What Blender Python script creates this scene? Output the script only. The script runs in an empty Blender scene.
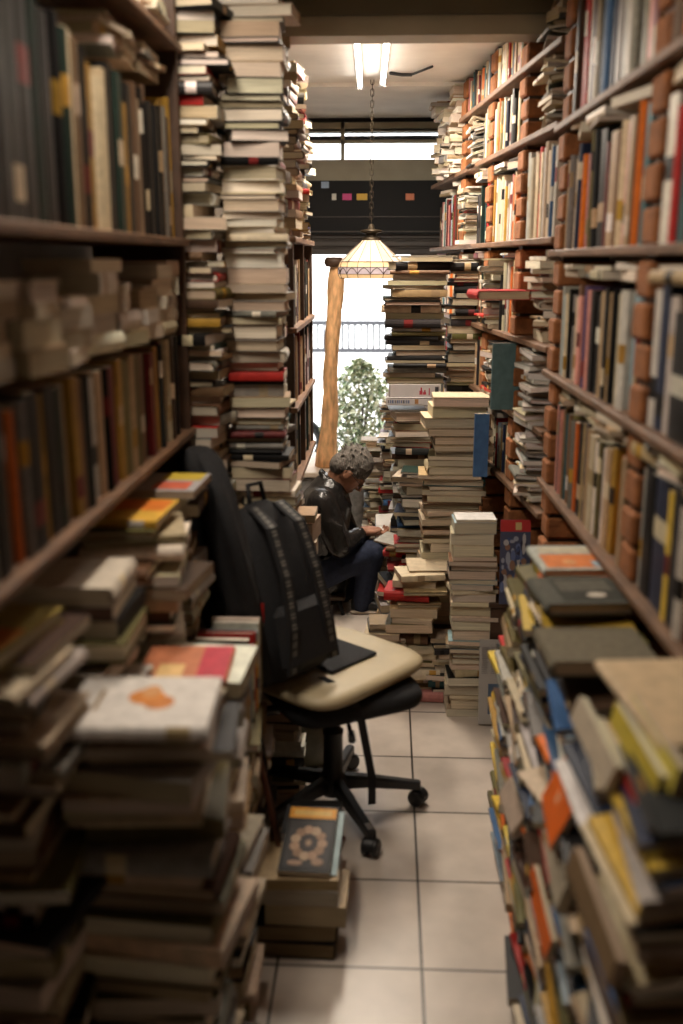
import bpy, math, random
from mathutils import Vector, Matrix, Euler
from mathutils.bvhtree import BVHTree

# ------------------------------------------------------------------ camera, world, light, exposure
CAM_H = 1.89; FPX = 985.0; PITCH = math.radians(14.3)
YAW = math.atan(47*math.cos(PITCH)/FPX)
scn = bpy.context.scene
COL = scn.collection
cd = bpy.data.cameras.new('camera'); cam = bpy.data.objects.new('camera', cd); COL.objects.link(cam)
cd.sensor_fit = 'VERTICAL'; cd.sensor_height = 36.0; cd.sensor_width = 24.0
cd.lens = 36.0*FPX/1024.0
cd.clip_start = 0.05; cd.clip_end = 200
cam.location = (0, 0, CAM_H)
cam.rotation_euler = (math.pi/2-PITCH, 0, YAW)
cd.dof.use_dof = True; cd.dof.focus_distance = 5.0; cd.dof.aperture_fstop = 1.3
scn.camera = cam

world = bpy.data.worlds.new('sky'); scn.world = world; world.use_nodes = True
wb = world.node_tree.nodes['Background']
wb.inputs[0].default_value = (0.93, 0.97, 1.0, 1); wb.inputs[1].default_value = 7.0

vs = scn.view_settings
vs.view_transform = 'Standard'; vs.look = 'None'; vs.gamma = 1.0; vs.use_curve_mapping = False
vs.exposure = 0.0
WARM = (1.0, 0.87, 0.72)
def area(name, loc, sx, sy, power, color=WARM, rot=(0, 0, 0)):
    l = bpy.data.lights.new(name, 'AREA'); l.shape = 'RECTANGLE'; l.size = sx; l.size_y = sy
    l.energy = power; l.color = color
    o = bpy.data.objects.new(name, l); COL.objects.link(o); o.location = loc; o.rotation_euler = rot
    return o
for _x0, _x1, _y0, _y1 in ((-.135, -.155, 4.10, 5.40), (-.010, -.038, 4.10, 5.32)):
    area('tube_light', ((_x0+_x1)/2, (_y0+_y1)/2, 2.74), .022, _y1-_y0, 31, rot=(0, 0, math.atan2(_x0-_x1, _y1-_y0)))
area('front_fill_light', (-0.56, 2.15, 2.78), 0.16, 1.4, 27)  # added fill lamp out of view, no fixture there, brightens the near aisle
sun = bpy.data.lights.new('sun', 'SUN'); sun.energy = 3.0; sun.angle = 0.05; sun.color = (1, .96, .9)
so = bpy.data.objects.new('sun', sun); COL.objects.link(so); so.rotation_euler = (math.radians(40), 0, math.radians(25)); so.location = (0, 9, 6)

R = random.Random(7)

# ------------------------------------------------------------------ pixel geometry (planning positions in the room)
def _ray(px, py):
    f = Vector((-math.sin(YAW)*math.cos(PITCH), math.cos(YAW)*math.cos(PITCH), -math.sin(PITCH)))
    r = Vector((math.cos(YAW), math.sin(YAW), 0)); u = r.cross(f)
    return f + r*((px-341.5)/FPX) + u*((512-py)/FPX)
CAMP = Vector((0, 0, CAM_H))
def at(px, py, Y):
    r = _ray(px, py); return CAMP + r*(Y/r.y)

# ------------------------------------------------------------------ materials
def mat(name, color=(.5, .5, .5), rough=.6, metal=0.0, emit=None, estr=0, attr=False, noise=0.0, nscale=20, bump=0.0, bscale=60, stretch=None, coat=0, spec=None):
    m = bpy.data.materials.new(name); m.use_nodes = True
    nt = m.node_tree; b = nt.nodes['Principled BSDF']
    b.inputs['Roughness'].default_value = rough; b.inputs['Metallic'].default_value = metal
    if spec is not None: b.inputs['Specular IOR Level'].default_value = spec
    b.inputs['Coat Weight'].default_value = coat
    if attr:
        a = nt.nodes.new('ShaderNodeVertexColor'); a.layer_name = 'Col'; src = a.outputs[0]
    else:
        rgb = nt.nodes.new('ShaderNodeRGB'); rgb.outputs[0].default_value = (*color, 1); src = rgb.outputs[0]
    tc = nt.nodes.new('ShaderNodeTexCoord'); mp = nt.nodes.new('ShaderNodeMapping')
    nt.links.new(tc.outputs['Object'], mp.inputs[0])
    if stretch: mp.inputs['Scale'].default_value = stretch
    if noise:
        n = nt.nodes.new('ShaderNodeTexNoise'); n.inputs['Scale'].default_value = nscale; n.inputs['Detail'].default_value = 5
        nt.links.new(mp.outputs[0], n.inputs['Vector'])
        mr = nt.nodes.new('ShaderNodeMapRange'); mr.inputs[1].default_value = .3; mr.inputs[2].default_value = .7
        mr.inputs[3].default_value = 1-noise; mr.inputs[4].default_value = 1+noise*.6
        nt.links.new(n.outputs[0], mr.inputs[0])
        mx = nt.nodes.new('ShaderNodeVectorMath'); mx.operation = 'MULTIPLY'
        nt.links.new(src, mx.inputs[0]); nt.links.new(mr.outputs[0], mx.inputs[1]); src = mx.outputs[0]
    nt.links.new(src, b.inputs['Base Color'])
    if bump:
        n2 = nt.nodes.new('ShaderNodeTexNoise'); n2.inputs['Scale'].default_value = bscale; n2.inputs['Detail'].default_value = 4
        nt.links.new(mp.outputs[0], n2.inputs['Vector'])
        bp = nt.nodes.new('ShaderNodeBump'); bp.inputs['Strength'].default_value = bump; bp.inputs['Distance'].default_value = .01
        nt.links.new(n2.outputs[0], bp.inputs['Height']); nt.links.new(bp.outputs[0], b.inputs['Normal'])
    if emit: b.inputs['Emission Color'].default_value = (*emit, 1); b.inputs['Emission Strength'].default_value = estr
    return m

M = {}
M['cover'] = mat('book_cover', rough=.5, spec=.28, attr=True, noise=.18, nscale=35)
M['cloth'] = mat('book_cloth', rough=.85, spec=.15, attr=True, noise=.2, nscale=60)
def pages_mat():
    m = mat('book_pages', rough=.9, attr=True)
    nt = m.node_tree; b = nt.nodes['Principled BSDF']
    src = b.inputs['Base Color'].links[0].from_socket
    uv = nt.nodes.new('ShaderNodeUVMap'); uv.uv_map = 'UVMap'
    mp = nt.nodes.new('ShaderNodeMapping'); mp.inputs['Scale'].default_value = (6, 420, 1)
    nt.links.new(uv.outputs[0], mp.inputs[0])
    n = nt.nodes.new('ShaderNodeTexNoise'); n.inputs['Scale'].default_value = 1; n.inputs['Detail'].default_value = 3
    nt.links.new(mp.outputs[0], n.inputs['Vector'])
    mr = nt.nodes.new('ShaderNodeMapRange'); mr.inputs[1].default_value = .3; mr.inputs[2].default_value = .7
    mr.inputs[3].default_value = .70; mr.inputs[4].default_value = 1.15
    nt.links.new(n.outputs[0], mr.inputs[0])
    mx = nt.nodes.new('ShaderNodeVectorMath'); mx.operation = 'MULTIPLY'
    nt.links.new(src, mx.inputs[0]); nt.links.new(mr.outputs[0], mx.inputs[1]); nt.links.new(mx.outputs[0], b.inputs['Base Color'])
    return m
M['pages'] = pages_mat()
M['wood'] = mat('shelf_wood', (.17, .09, .048), .6, noise=.45, nscale=9, bump=.2, bscale=30, stretch=(6, 1, 6))
M['wooddark'] = mat('dark_wood', (.06, .03, .016), .55, noise=.4, nscale=12, bump=.15)
M['brick'] = mat('brick_clay', (.28, .10, .03), .85, noise=.35, nscale=25, bump=.5, bscale=80)
M['plaster'] = mat('wall_plaster', (.30, .25, .2), .9, noise=.15, nscale=4, bump=.1)
M['ceil'] = mat('ceiling_paint', (.80, .76, .71), .85, noise=.16, nscale=2.5)
M['beam'] = mat('beam_paint', (.10, .09, .055), .6, noise=.15, nscale=5)
M['beam2'] = mat('lintel_paint', (.34, .31, .23), .6, noise=.15, nscale=5)
M['black'] = mat('black_plastic', (.012, .012, .013), .45, noise=.2)
M['blackfab'] = mat('black_fabric', (.010, .010, .012), .85, noise=.3, nscale=90, bump=.3, bscale=200)
M['greyfab'] = mat('grey_webbing', (.07, .065, .06), .8, noise=.5, nscale=60)
M['cream'] = mat('cream_vinyl', (.46, .38, .24), .5, noise=.12, nscale=8)
M['darkmetal'] = mat('dark_metal', (.03, .03, .032), .35, metal=.8)
M['shutter'] = mat('shutter_metal', (.035, .028, .024), .5, noise=.3, nscale=6, stretch=(1, 1, 8))
M['boxblack'] = mat('shutter_box_black', (.006, .006, .007), .6, spec=.2)
M['leather'] = mat('black_leather', (.018, .016, .015), .27, noise=.2, bump=.9, bscale=26, stretch=(1, 1, .5))
M['denim'] = mat('dark_denim', (.016, .024, .055), .85, noise=.3, nscale=60, bump=.4, bscale=40)
M['skin'] = mat('skin', (.36, .17, .10), .55, noise=.15, nscale=30)
M['hair'] = mat('grey_hair', (.16, .14, .12), .7, noise=.6, nscale=120, bump=1.0, bscale=120, stretch=(1, 1, .4))
M['brass'] = mat('aged_brass', (.035, .025, .014), .5, metal=.7, noise=.3)
M['lead'] = mat('lamp_leading', (.05, .03, .02), .5, metal=.5)
M['bark'] = mat('orange_bark', (.86, .50, .24), .75, noise=.4, nscale=14, bump=1.0, bscale=22, stretch=(3, 3, .8))
M['leaf'] = mat('variegated_leaf', (.23, .27, .13), .5, attr=True, noise=.1)
M['pot'] = mat('clay_pot', (.25, .1, .05), .8, noise=.2)
M['white'] = mat('white_render', (.85, .84, .82), .9, noise=.05, nscale=3)
M['pave'] = mat('pavement', (.5, .48, .45), .9, noise=.15)
M['stone'] = mat('ledge_stone', (.26, .25, .24), .6, noise=.35, nscale=40)
M['stonetop'] = mat('ledge_top', (.62, .52, .42), .6, noise=.1, nscale=10)
M['iron'] = mat('iron_grey', (.03, .03, .035), .6)
M['rubber'] = mat('black_rubber', (.012, .012, .012), .7)
M['red'] = mat('red_lacquer', (.45, .015, .015), .35)
M['paper'] = mat('printed_paper', rough=.6, attr=True, noise=.06, nscale=8)
M['bagm'] = mat('grey_green_plastic', (.17, .165, .12), .5, noise=.25, nscale=18, bump=.6, bscale=18)
M['stick'] = mat('reddish_stick', (.13, .045, .025), .5, noise=.2)
M['tube'] = mat('tube_glow', (1, 1, 1), .4, emit=(1.0, .93, .84), estr=8)
M['cable'] = mat('cable_black', (.01, .01, .01), .5)
M['chrome'] = mat('worn_metal_edge', (.35, .33, .32), .35, metal=.7)

def glassy(name, col, tr=.55):
    m = bpy.data.materials.new(name); m.use_nodes = True; nt = m.node_tree
    for n in list(nt.nodes): nt.nodes.remove(n)
    o = nt.nodes.new('ShaderNodeOutputMaterial'); mx = nt.nodes.new('ShaderNodeMixShader'); mx.inputs[0].default_value = tr
    d = nt.nodes.new('ShaderNodeBsdfPrincipled'); d.inputs['Roughness'].default_value = .3
    t = nt.nodes.new('ShaderNodeBsdfTranslucent')
    tc = nt.nodes.new('ShaderNodeTexCoord'); n = nt.nodes.new('ShaderNodeTexNoise'); n.inputs['Scale'].default_value = 30
    nt.links.new(tc.outputs['Object'], n.inputs['Vector'])
    cr = nt.nodes.new('ShaderNodeMix'); cr.data_type = 'RGBA'
    cr.inputs[6].default_value = (*[c*.75 for c in col], 1); cr.inputs[7].default_value = (*col, 1)
    nt.links.new(n.outputs[0], cr.inputs[0])
    nt.links.new(cr.outputs[2], d.inputs['Base Color']); nt.links.new(cr.outputs[2], t.inputs['Color'])
    nt.links.new(d.outputs[0], mx.inputs[1]); nt.links.new(t.outputs[0], mx.inputs[2]); nt.links.new(mx.outputs[0], o.inputs[0])
    return m
M['lampcream'] = glassy('lamp_glass_cream', (.92, .85, .74))
M['lamptan'] = glassy('lamp_glass_tan', (.80, .68, .52))
M['lampamber'] = glassy('lamp_glass_amber', (.92, .70, .45))
M['lampviolet'] = glassy('lamp_glass_violet', (.60, .54, .66))
def pane_mat():
    m = bpy.data.materials.new('window_glass'); m.use_nodes = True; b = m.node_tree.nodes['Principled BSDF']
    b.inputs['Transmission Weight'].default_value = 1; b.inputs['Roughness'].default_value = .25; b.inputs['IOR'].default_value = 1.1
    b.inputs['Base Color'].default_value = (.95, .97, 1, 1); return m
M['pane'] = pane_mat()

def floor_mat():
    m = mat('floor_tiles', (.5, .45, .4), .32)
    nt = m.node_tree; b = nt.nodes['Principled BSDF']
    tc = nt.nodes.new('ShaderNodeTexCoord'); mp = nt.nodes.new('ShaderNodeMapping')
    mp.inputs['Location'].default_value = (-0.114, -2.325, 0)
    nt.links.new(tc.outputs['Object'], mp.inputs[0])
    br = nt.nodes.new('ShaderNodeTexBrick'); br.offset = 0; br.squash = 1
    br.inputs['Scale'].default_value = 1.0; br.inputs['Brick Width'].default_value = .4; br.inputs['Row Height'].default_value = .4
    br.inputs['Mortar Size'].default_value = .0042; br.inputs['Mortar Smooth'].default_value = .2
    br.inputs['Color1'].default_value = (.60, .52, .45, 1); br.inputs['Color2'].default_value = (.55, .48, .42, 1); br.inputs['Mortar'].default_value = (.035, .028, .022, 1)
    nt.links.new(mp.outputs[0], br.inputs['Vector'])
    n = nt.nodes.new('ShaderNodeTexNoise'); n.inputs['Scale'].default_value = 6; n.inputs['Detail'].default_value = 6
    nt.links.new(tc.outputs['Object'], n.inputs['Vector'])
    mr = nt.nodes.new('ShaderNodeMapRange'); mr.inputs[1].default_value = .3; mr.inputs[2].default_value = .7; mr.inputs[3].default_value = .82; mr.inputs[4].default_value = 1.08
    nt.links.new(n.outputs[0], mr.inputs[0])
    mx = nt.nodes.new('ShaderNodeVectorMath'); mx.operation = 'MULTIPLY'
    nt.links.new(br.outputs[0], mx.inputs[0]); nt.links.new(mr.outputs[0], mx.inputs[1])
    nt.links.new(mx.outputs[0], b.inputs['Base Color'])
    bp = nt.nodes.new('ShaderNodeBump'); bp.inputs['Strength'].default_value = .4; bp.inputs['Distance'].default_value = .003; bp.invert = True
    nt.links.new(br.outputs[1], bp.inputs['Height']); nt.links.new(bp.outputs[0], b.inputs['Normal'])
    return m
M['floor'] = floor_mat()

# ------------------------------------------------------------------ mesh builder
class MB:
    def __init__(s): s.v = []; s.f = []; s.c = []; s.uv = []; s.m = []; s.sm = []
    def face(s, idx, col=(1, 1, 1), uv=None, mi=0, smooth=False):
        s.f.append(idx); s.c.append(col); s.uv.append(uv); s.m.append(mi); s.sm.append(smooth)
    def add(s, pts): n = len(s.v); s.v += [tuple(p) for p in pts]; return n
    def box(s, lo, hi, mtx=None, col=(1, 1, 1), mi=0, taper=None):
        x0, y0, z0 = lo; x1, y1, z1 = hi
        p = [Vector(q) for q in ((x0, y0, z0), (x1, y0, z0), (x1, y1, z0), (x0, y1, z0), (x0, y0, z1), (x1, y0, z1), (x1, y1, z1), (x0, y1, z1))]
        if mtx: p = [mtx @ q for q in p]
        n = s.add(p)
        for q in ((0, 3, 2, 1), (4, 5, 6, 7), (0, 1, 5, 4), (1, 2, 6, 5), (2, 3, 7, 6), (3, 0, 4, 7)): s.face([n+i for i in q], col, mi=mi)
    def rbox(s, lo, hi, r, mtx=None, col=(1, 1, 1), mi=0):      # chamfered box
        lo = Vector(lo); hi = Vector(hi)
        for ax in (0, 1, 2): r = min(r, (hi[ax]-lo[ax])*.45)
        pts = {}; L = []
        for sx in (0, 1):
            for sy in (0, 1):
                for sz in (0, 1):
                    for ax in range(3):
                        sgn = (sx, sy, sz); p = [0, 0, 0]
                        for k in range(3):
                            e = hi[k] if sgn[k] else lo[k]
                            p[k] = e if k == ax else (e - r if sgn[k] else e + r)
                        pts[(sx, sy, sz, ax)] = len(L); q = Vector(p); L.append(mtx @ q if mtx else q)
        n = s.add(L); P = lambda a, b, c, k: n+pts[(a, b, c, k)]
        F = []
        for ax in range(3):
            o = [k for k in range(3) if k != ax]
            for sg in (0, 1):
                q = []
                for (a, b) in ((0, 0), (1, 0), (1, 1), (0, 1)):
                    t = [0, 0, 0]; t[ax] = sg; t[o[0]] = a; t[o[1]] = b; q.append(P(*t, ax))
                if (sg == 1) == (ax == 1): q.reverse()
                F.append(q)
        for ax in range(3):           # edges along ax
            o = [k for k in range(3) if k != ax]
            for a in (0, 1):
                for b in (0, 1):
                    t0 = [0, 0, 0]; t0[o[0]] = a; t0[o[1]] = b; t1 = list(t0); t1[ax] = 1
                    q = [P(*t0, o[0]), P(*t1, o[0]), P(*t1, o[1]), P(*t0, o[1])]
                    if (a ^ b) ^ (ax == 1): q.reverse()
                    F.append(q)
        for a in (0, 1):
            for b in (0, 1):
                for c in (0, 1):
                    q = [P(a, b, c, 0), P(a, b, c, 1), P(a, b, c, 2)]
                    if (a+b+c) % 2 == 0: q.reverse()
                    F.append(q)
        for q in F: s.face(q, col, mi=mi)
    def ring(s, pts_rings, col=(1, 1, 1), closed=True, cap=True, mi=0, smooth=True):
        k = len(pts_rings[0]); base = [s.add(r) for r in pts_rings]
        for i in range(len(base)-1):
            for j in range(k if closed else k-1):
                j2 = (j+1) % k
                s.face([base[i]+j, base[i]+j2, base[i+1]+j2, base[i+1]+j], col, mi=mi, smooth=smooth)
        if cap:
            s.face([base[0]+j for j in reversed(range(k))], col, mi=mi); s.face([base[-1]+j for j in range(k)], col, mi=mi)
    def tube(s, path, rad, n=8, col=(1, 1, 1), mi=0, cap=True, flat=None):
        path = [Vector(p) for p in path]; rings = []
        rr = rad if isinstance(rad, (list, tuple)) else [rad]*len(path)
        prev = None
        for i, p in enumerate(path):
            d = (path[min(i+1, len(path)-1)]-path[max(i-1, 0)]).normalized()
            a = prev if prev is not None else (Vector((0, 0, 1)) if abs(d.z) < .9 else Vector((1, 0, 0)))
            u = (a - d*a.dot(d)).normalized(); w = d.cross(u); prev = u
            fl = flat or 1
            rings.append([p + (u*math.cos(2*math.pi*j/n)*fl + w*math.sin(2*math.pi*j/n))*rr[i] for j in range(n)])
        s.ring(rings, col, cap=cap, mi=mi)
    def lathe(s, prof, n=24, c=(0, 0), col=(1, 1, 1), mi=0, cap=False, smooth=True):
        s.ring([[Vector((c[0]+r*math.cos(2*math.pi*j/n), c[1]+r*math.sin(2*math.pi*j/n), z)) for j in range(n)] for r, z in prof], col, cap=cap, mi=mi, smooth=smooth)
    def build(s, name, mats, parent=None, mtx=None):
        me = bpy.data.meshes.new(name); me.from_pydata(s.v, [], s.f)
        mats = mats if isinstance(mats, (list, tuple)) else [mats]
        for m in mats: me.materials.append(m)
        me.polygons.foreach_set('material_index', s.m); me.polygons.foreach_set('use_smooth', s.sm)
        ca = me.color_attributes.new('Col', 'FLOAT_COLOR', 'CORNER'); uvl = me.uv_layers.new(name='UVMap')
        cb = []; ub = []
        for f, c, u in zip(s.f, s.c, s.uv):
            for k in range(len(f)):
                cb += [c[0], c[1], c[2], 1.0]; ub += list(u[k]) if u else [0, 0]
        ca.data.foreach_set('color', cb); uvl.data.foreach_set('uv', ub)
        me.update(); o = bpy.data.objects.new(name, me); COL.objects.link(o)
        if parent: o.parent = parent
        if mtx is not None: o.matrix_world = mtx
        return o

def empty(name, loc=(0, 0, 0), rot=(0, 0, 0)):
    o = bpy.data.objects.new(name, None); COL.objects.link(o); o.location = loc; o.rotation_euler = rot; o.empty_display_size = .05; return o
def tag(o, label=None, cat=None, group=None, kind=None):
    if label: o['label'] = label
    if cat: o['category'] = cat
    if group: o['group'] = group
    if kind: o['kind'] = kind
    return o

# ------------------------------------------------------------------ setting
def slab(name, lo, hi, m, label=None):
    b = MB(); b.box(lo, hi); o = b.build(name, m); o['kind'] = 'structure'
    if label: o['label'] = label
    return o
slab('floor', (-1.0, -1.5, -.1), (1.0, 7.0, 0), M['floor'], 'beige square floor tiles with dark grout between the books')
slab('ceiling', (-1.0, 3.9, 2.80), (1.0, 7.0, 3.06), M['ceil'], 'pale ceiling above the far end of the aisle')
slab('ceiling_near', (-1.0, -1.5, 2.80), (1.0, 3.9, 3.06), M['ceil'], 'ceiling above the near end of the aisle')
slab('wall_left', (-1.1, -1.5, -.1), (-1.0, 7.1, 3.06), M['plaster'])
slab('wall_right', (1.0, -1.5, -.1), (1.1, 7.1, 3.06), M['plaster'])
slab('wall_front', (-1.1, -1.6, -.1), (1.1, -1.5, 3.06), M['plaster'])
slab('trim_1', (-1.0, 3.88, 2.68), (1.0, 4.02, 2.745), M['beam2'], 'olive painted lower edge of the ceiling beam')
slab('trim_2', (-1.0, 3.86, 2.745), (1.0, 4.05, 2.80), M['beam'], 'dark olive ceiling beam crossing the aisle')
slab('trim_3', (-1.0, 5.58, 2.78), (1.0, 5.62, 2.80), M['ceil'], 'thin ridge where two ceiling panels meet')
# end wall: posts, lintel, transom window
slab('wall_back', (-1.1, 6.9, -.1), (-.63, 7.05, 3.0), M['plaster'])
slab('wall_back_lower', (.15, 6.9, 0), (.52, 7.05, 2.0), M['plaster'])
slab('wall_back_side', (.52, 6.9, -.1), (1.1, 7.05, 3.0), M['plaster'])
slab('trim_4', (-.82, 6.88, 2.40), (.52, 7.02, 2.54), M['beam2'], 'beige lintel above the black shutter box')
slab('wall_back_top', (-.82, 6.9, 2.775), (.52, 7.05, 2.80), M['boxblack'])
t = empty('window_1', (0, 6.93, 2.54)); tag(t, 'transom window with two bright panes above the lintel', kind='structure')
b = MB(); b.box((-.63, .02, .125), (.52, .09, .155)); b.box((-.63, .03, .175), (.52, .09, .195)); b.build('outer_rail', M['iron'], t)
b = MB()
for x0, x1, z0, z1 in ((-.63, .52, 2.51, 2.535), (-.63, .52, 2.735, 2.775), (-.63, -.61, 2.51, 2.775), (.50, .52, 2.51, 2.775), (-.325, -.300, 2.51, 2.775), (-.63, .52, 2.645, 2.665), (-.63, .52, 2.715, 2.722)):
    b.box((x0, -.02, z0-2.54), (x1, .03, z1-2.54))
b.build('window_frame', M['beam2'], t)
for x0, x1 in ((-.61, -.325), (-.30, .50)):
    b = MB(); b.box((x0, .0, -.02), (x1, .006, .225)); b.build('pane', M['pane'], t)

# shutter box and slats over the opening
t = empty('roller_shutter', (0, 6.78, 1.93)); tag(t, 'half lowered dark roller shutter and its black box over the doorway', 'shutter')
b = MB(); b.box((-.82, 0, .13), (.52, .12, .47)); b.build('shutter_box', M['boxblack'], t)
b = MB()
for i in range(3):
    z = .0+i*.05; b.rbox((-.82, .03, z), (.52, .06, z+.044), .008)
b.box((-.82, .04, 0), (.52, .05, .16)); b.build('slats', M['shutter'], t)
b = MB(); b.box((-.82, -.01, .145), (.52, 0, .152)); b.box((-.82, -.006, .24), (.52, 0, .245)); b.build('ridge', M['shutter'], t)
for px, w, col, nm in ((334, .028, (.6, .6, .55), 'white'), (347, .06, (.55, .05, .22), 'magenta'), (362, .07, (.65, .42, .06), 'yellow'), (410, .055, (.6, .2, .1), 'orange'), (325, .05, (.3, .4, .55), 'pale blue')):
    p = at(px, 196 if nm != 'pale blue' else 184, 6.77); b = MB(); b.box((p.x-w/2, -.008, p.z-.025-1.93), (p.x+w/2, -.002, p.z+.015-1.93), col=col)
    o = b.build('sticker', M['paper'], t); o['label'] = nm+' sticker'

# ------------------------------------------------------------------ outdoors
slab('ground_outside', (-8, 7.05, -.1), (8, 14, 0), M['pave'], 'sunlit pavement outside the doorway')
slab('wall_outside', (-8, 13, 0), (8, 13.2, 6.5), M['white'], 'white wall across the street')
def fence(Y, x0, x1, z0, z1, n, label):
    t = empty('street_fence', ((x0+x1)/2, Y, 0)); tag(t, label, 'fence')
    cx = (x0+x1)/2
    b = MB(); b.box((x0-cx, -.02, z1), (x1-cx, .02, z1+.04)); b.box((x0-cx, -.02, z0-.04), (x1-cx, .02, z0)); b.build('rail', M['iron'], t)
    b = MB()
    for i in range(n):
        x = x0-cx+(x1-x0)*(i+.5)/n; b.box((x-.011, -.009, z0), (x+.011, .009, z1))
    b.build('bars', M['iron'], t)
    for x in (x0-cx, x1-cx):
        b = MB(); b.box((x-.03, -.03, 0), (x+.03, .03, z1+.1)); b.build('post', M['iron'], t)
fence(9.5, -1.4, .6, 1.08, 1.30, 34, 'low iron fence with thin bars across the bright street')
# pot plant
p = at(360, 445, 7.5)
t = empty('leafy_plant', (p.x, 7.5, 0)); tag(t, 'bushy pale leaved plant growing outside the doorway', 'plant')
b = MB(); b.lathe([(.0, .0), (.12, 0), (.16, .28), (.175, .28), (.175, .32), (.15, .32), (.14, .27), (0, .27)], 20); b.build('pot', M['pot'], t)
b = MB()
RP = random.Random(3)
tips = []
for i in range(16):
    a = RP.uniform(0, 6.28); r = RP.uniform(.05, .22); h = RP.uniform(.6, 1.1)
    b.tube([(0, 0, .25), (r*.4*math.cos(a), r*.4*math.sin(a), .25+h*.35), (r*math.cos(a), r*math.sin(a), h)], [.009, .007, .003], 5)
    tips.append((a, r, h))
b.build('stems', M['wooddark'], t)
b = MB()
for i in range(2600):
    z = RP.random(); zz = .32+z*.84; rad = .30*math.sin(math.pi*min(1, (.14+z*.86)))**.6
    a = RP.uniform(0, 6.28); rr = rad*RP.random()**.4
    c = Vector((rr*math.cos(a), rr*math.sin(a), zz)); L = RP.uniform(.035, .07); W = L*.3
    m = Matrix.Translation(c) @ Euler((RP.uniform(-1.2, .8), RP.uniform(-.6, .6), RP.uniform(0, 6.28))).to_matrix().to_4x4()
    n = b.add([m @ Vector(q) for q in ((0, 0, 0), (W, L*.4, .006), (0, L, -.01), (-W, L*.4, .006), (0, L*.45, -.002))])
    g = RP.choice([(.10, .16, .06), (.2, .26, .12), (.34, .36, .22), (.45, .45, .3), (.07, .11, .05)])
    b.face([n, n+1, n+4], g); b.face([n+1, n+2, n+4], g); b.face([n+2, n+3, n+4], (.45, .45, .32)); b.face([n+3, n, n+4], g)
b.build('foliage', M['leaf'], t)
# tyre
p = at(307, 441, 7.6); t = empty('scooter_wheel', (p.x-.06, 7.6, p.z-.02), (0, 0, .3)); tag(t, 'black tyred wheel standing outside behind the stone ledge', 'wheel')
b = MB(); rings = []
for i in range(33):
    a = 2*math.pi*i/32; rings.append([Vector(((.17+.035*math.cos(q*math.pi/4))*math.cos(a), .035*math.sin(q*math.pi/4), (.17+.035*math.cos(q*math.pi/4))*math.sin(a))) for q in range(8)])
b.ring(rings, cap=False); b.build('tyre', M['rubber'], t)
b = MB(); b.tube([(0, -.03, 0), (0, .03, 0)], .04, 12)
for i in range(5):
    a = i*1.2566; b.tube([(0, 0, 0), (.15*math.cos(a), 0, .15*math.sin(a))], .012, 6)
b.build('hub', M['chrome'], t)
b = MB(); b.box((-.02, .05, -p.z+.02), (.02, .09, 0)); b.build('stand', M['iron'], t)

# stone ledge under the opening
t = empty('stone_ledge', (-.3, 6.5, 0)); tag(t, 'grey stone ledge with pale top under the bright doorway', 'ledge')
b = MB(); b.box((-.5, -.26, 0), (.28, .4, .53)); b.build('base', M['stone'], t)
b = MB(); b.rbox((-.52, -.29, .53), (.30, .42, .565), .006); b.build('top_slab', M['stonetop'], t)
# orange trunk on the ledge
b = MB(); n = 20; rings = []
for i in range(36):
    f = i/35; y = 456-f*(456-258); px = 326+12*f+1.0*math.sin(f*7)
    c = at(px, y, 6.42); c.y = 6.42
    r = .046+.026*math.exp(-f*12)+.003*math.sin(f*9)
    rings.append([Vector((c.x+(r+.006*math.sin(3*a+f*11)+.005*math.sin(7*a-f*19))*math.cos(a), c.y+r*math.sin(a), c.z if f > 0 else .566)) for a in [2*math.pi*j/n for j in range(n)]])
b.ring(rings); to = b.build('tree_trunk', M['bark'])
tag(to, 'knotty orange brown trunk standing on the ledge in the bright doorway', 'trunk')
b = MB(); p = at(337, 262, 6.38); b.lathe([(.0, -.03), (.05, -.03), (.065, .0), (.05, .03), (0, .03)], 16); o = b.build('wooden_disc', M['wooddark']); o.location = (p.x-.02, 6.40, p.z+.0)
tag(o, 'dark round cap on top of the orange trunk', 'cap')

# ------------------------------------------------------------------ ceiling lights
for i, (p0, p1, lb) in enumerate((((-.135, 4.10), (-.155, 5.40), 'glowing ceiling tube light, the one farther from the pendant chain'), ((-.010, 4.10), (-.038, 5.32), 'glowing ceiling tube light, the one nearer the pendant chain'))):
    a = Vector((p0[0], p0[1], 0)); c = Vector((p1[0], p1[1], 0)); t = empty('fluorescent_light', (a.x, a.y, 2.80)); tag(t, lb, 'ceiling light', 'tube lights on the ceiling')
    d = c-a
    b = MB(); b.tube([(0, 0, -.045), (d.x, d.y, -.045)], .012, 12); b.build('tube', M['tube'], t)
    L = d.length; mt = Matrix.Rotation(math.atan2(d.y, d.x), 4, 'Z')
    b = MB(); b.rbox((0, -.014, -.028), (L, .014, 0), .005, mt); b.build('batten', M['ceil'], t)
    for e in (0, L):
        b = MB(); b.rbox((e-.012, -.018, -.062), (e+.012, .018, -.026), .004, mt); b.build('end_cap', M['chrome'], t)
# cable on the ceiling
b = MB(); pts = [at(390, 74, 5.25), at(402, 80, 5.3), at(412, 84, 5.3), at(422, 86, 5.2), at(432, 84, 5.1)]
for q in pts: q.z = 2.79
b.tube(pts, .006, 6); b.tube([q+Vector((0, .03, 0)) for q in pts[:3]], .005, 6)
tag(b.build('cable', M['cable']), 'black cable running along the pale ceiling', 'cable')

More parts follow.
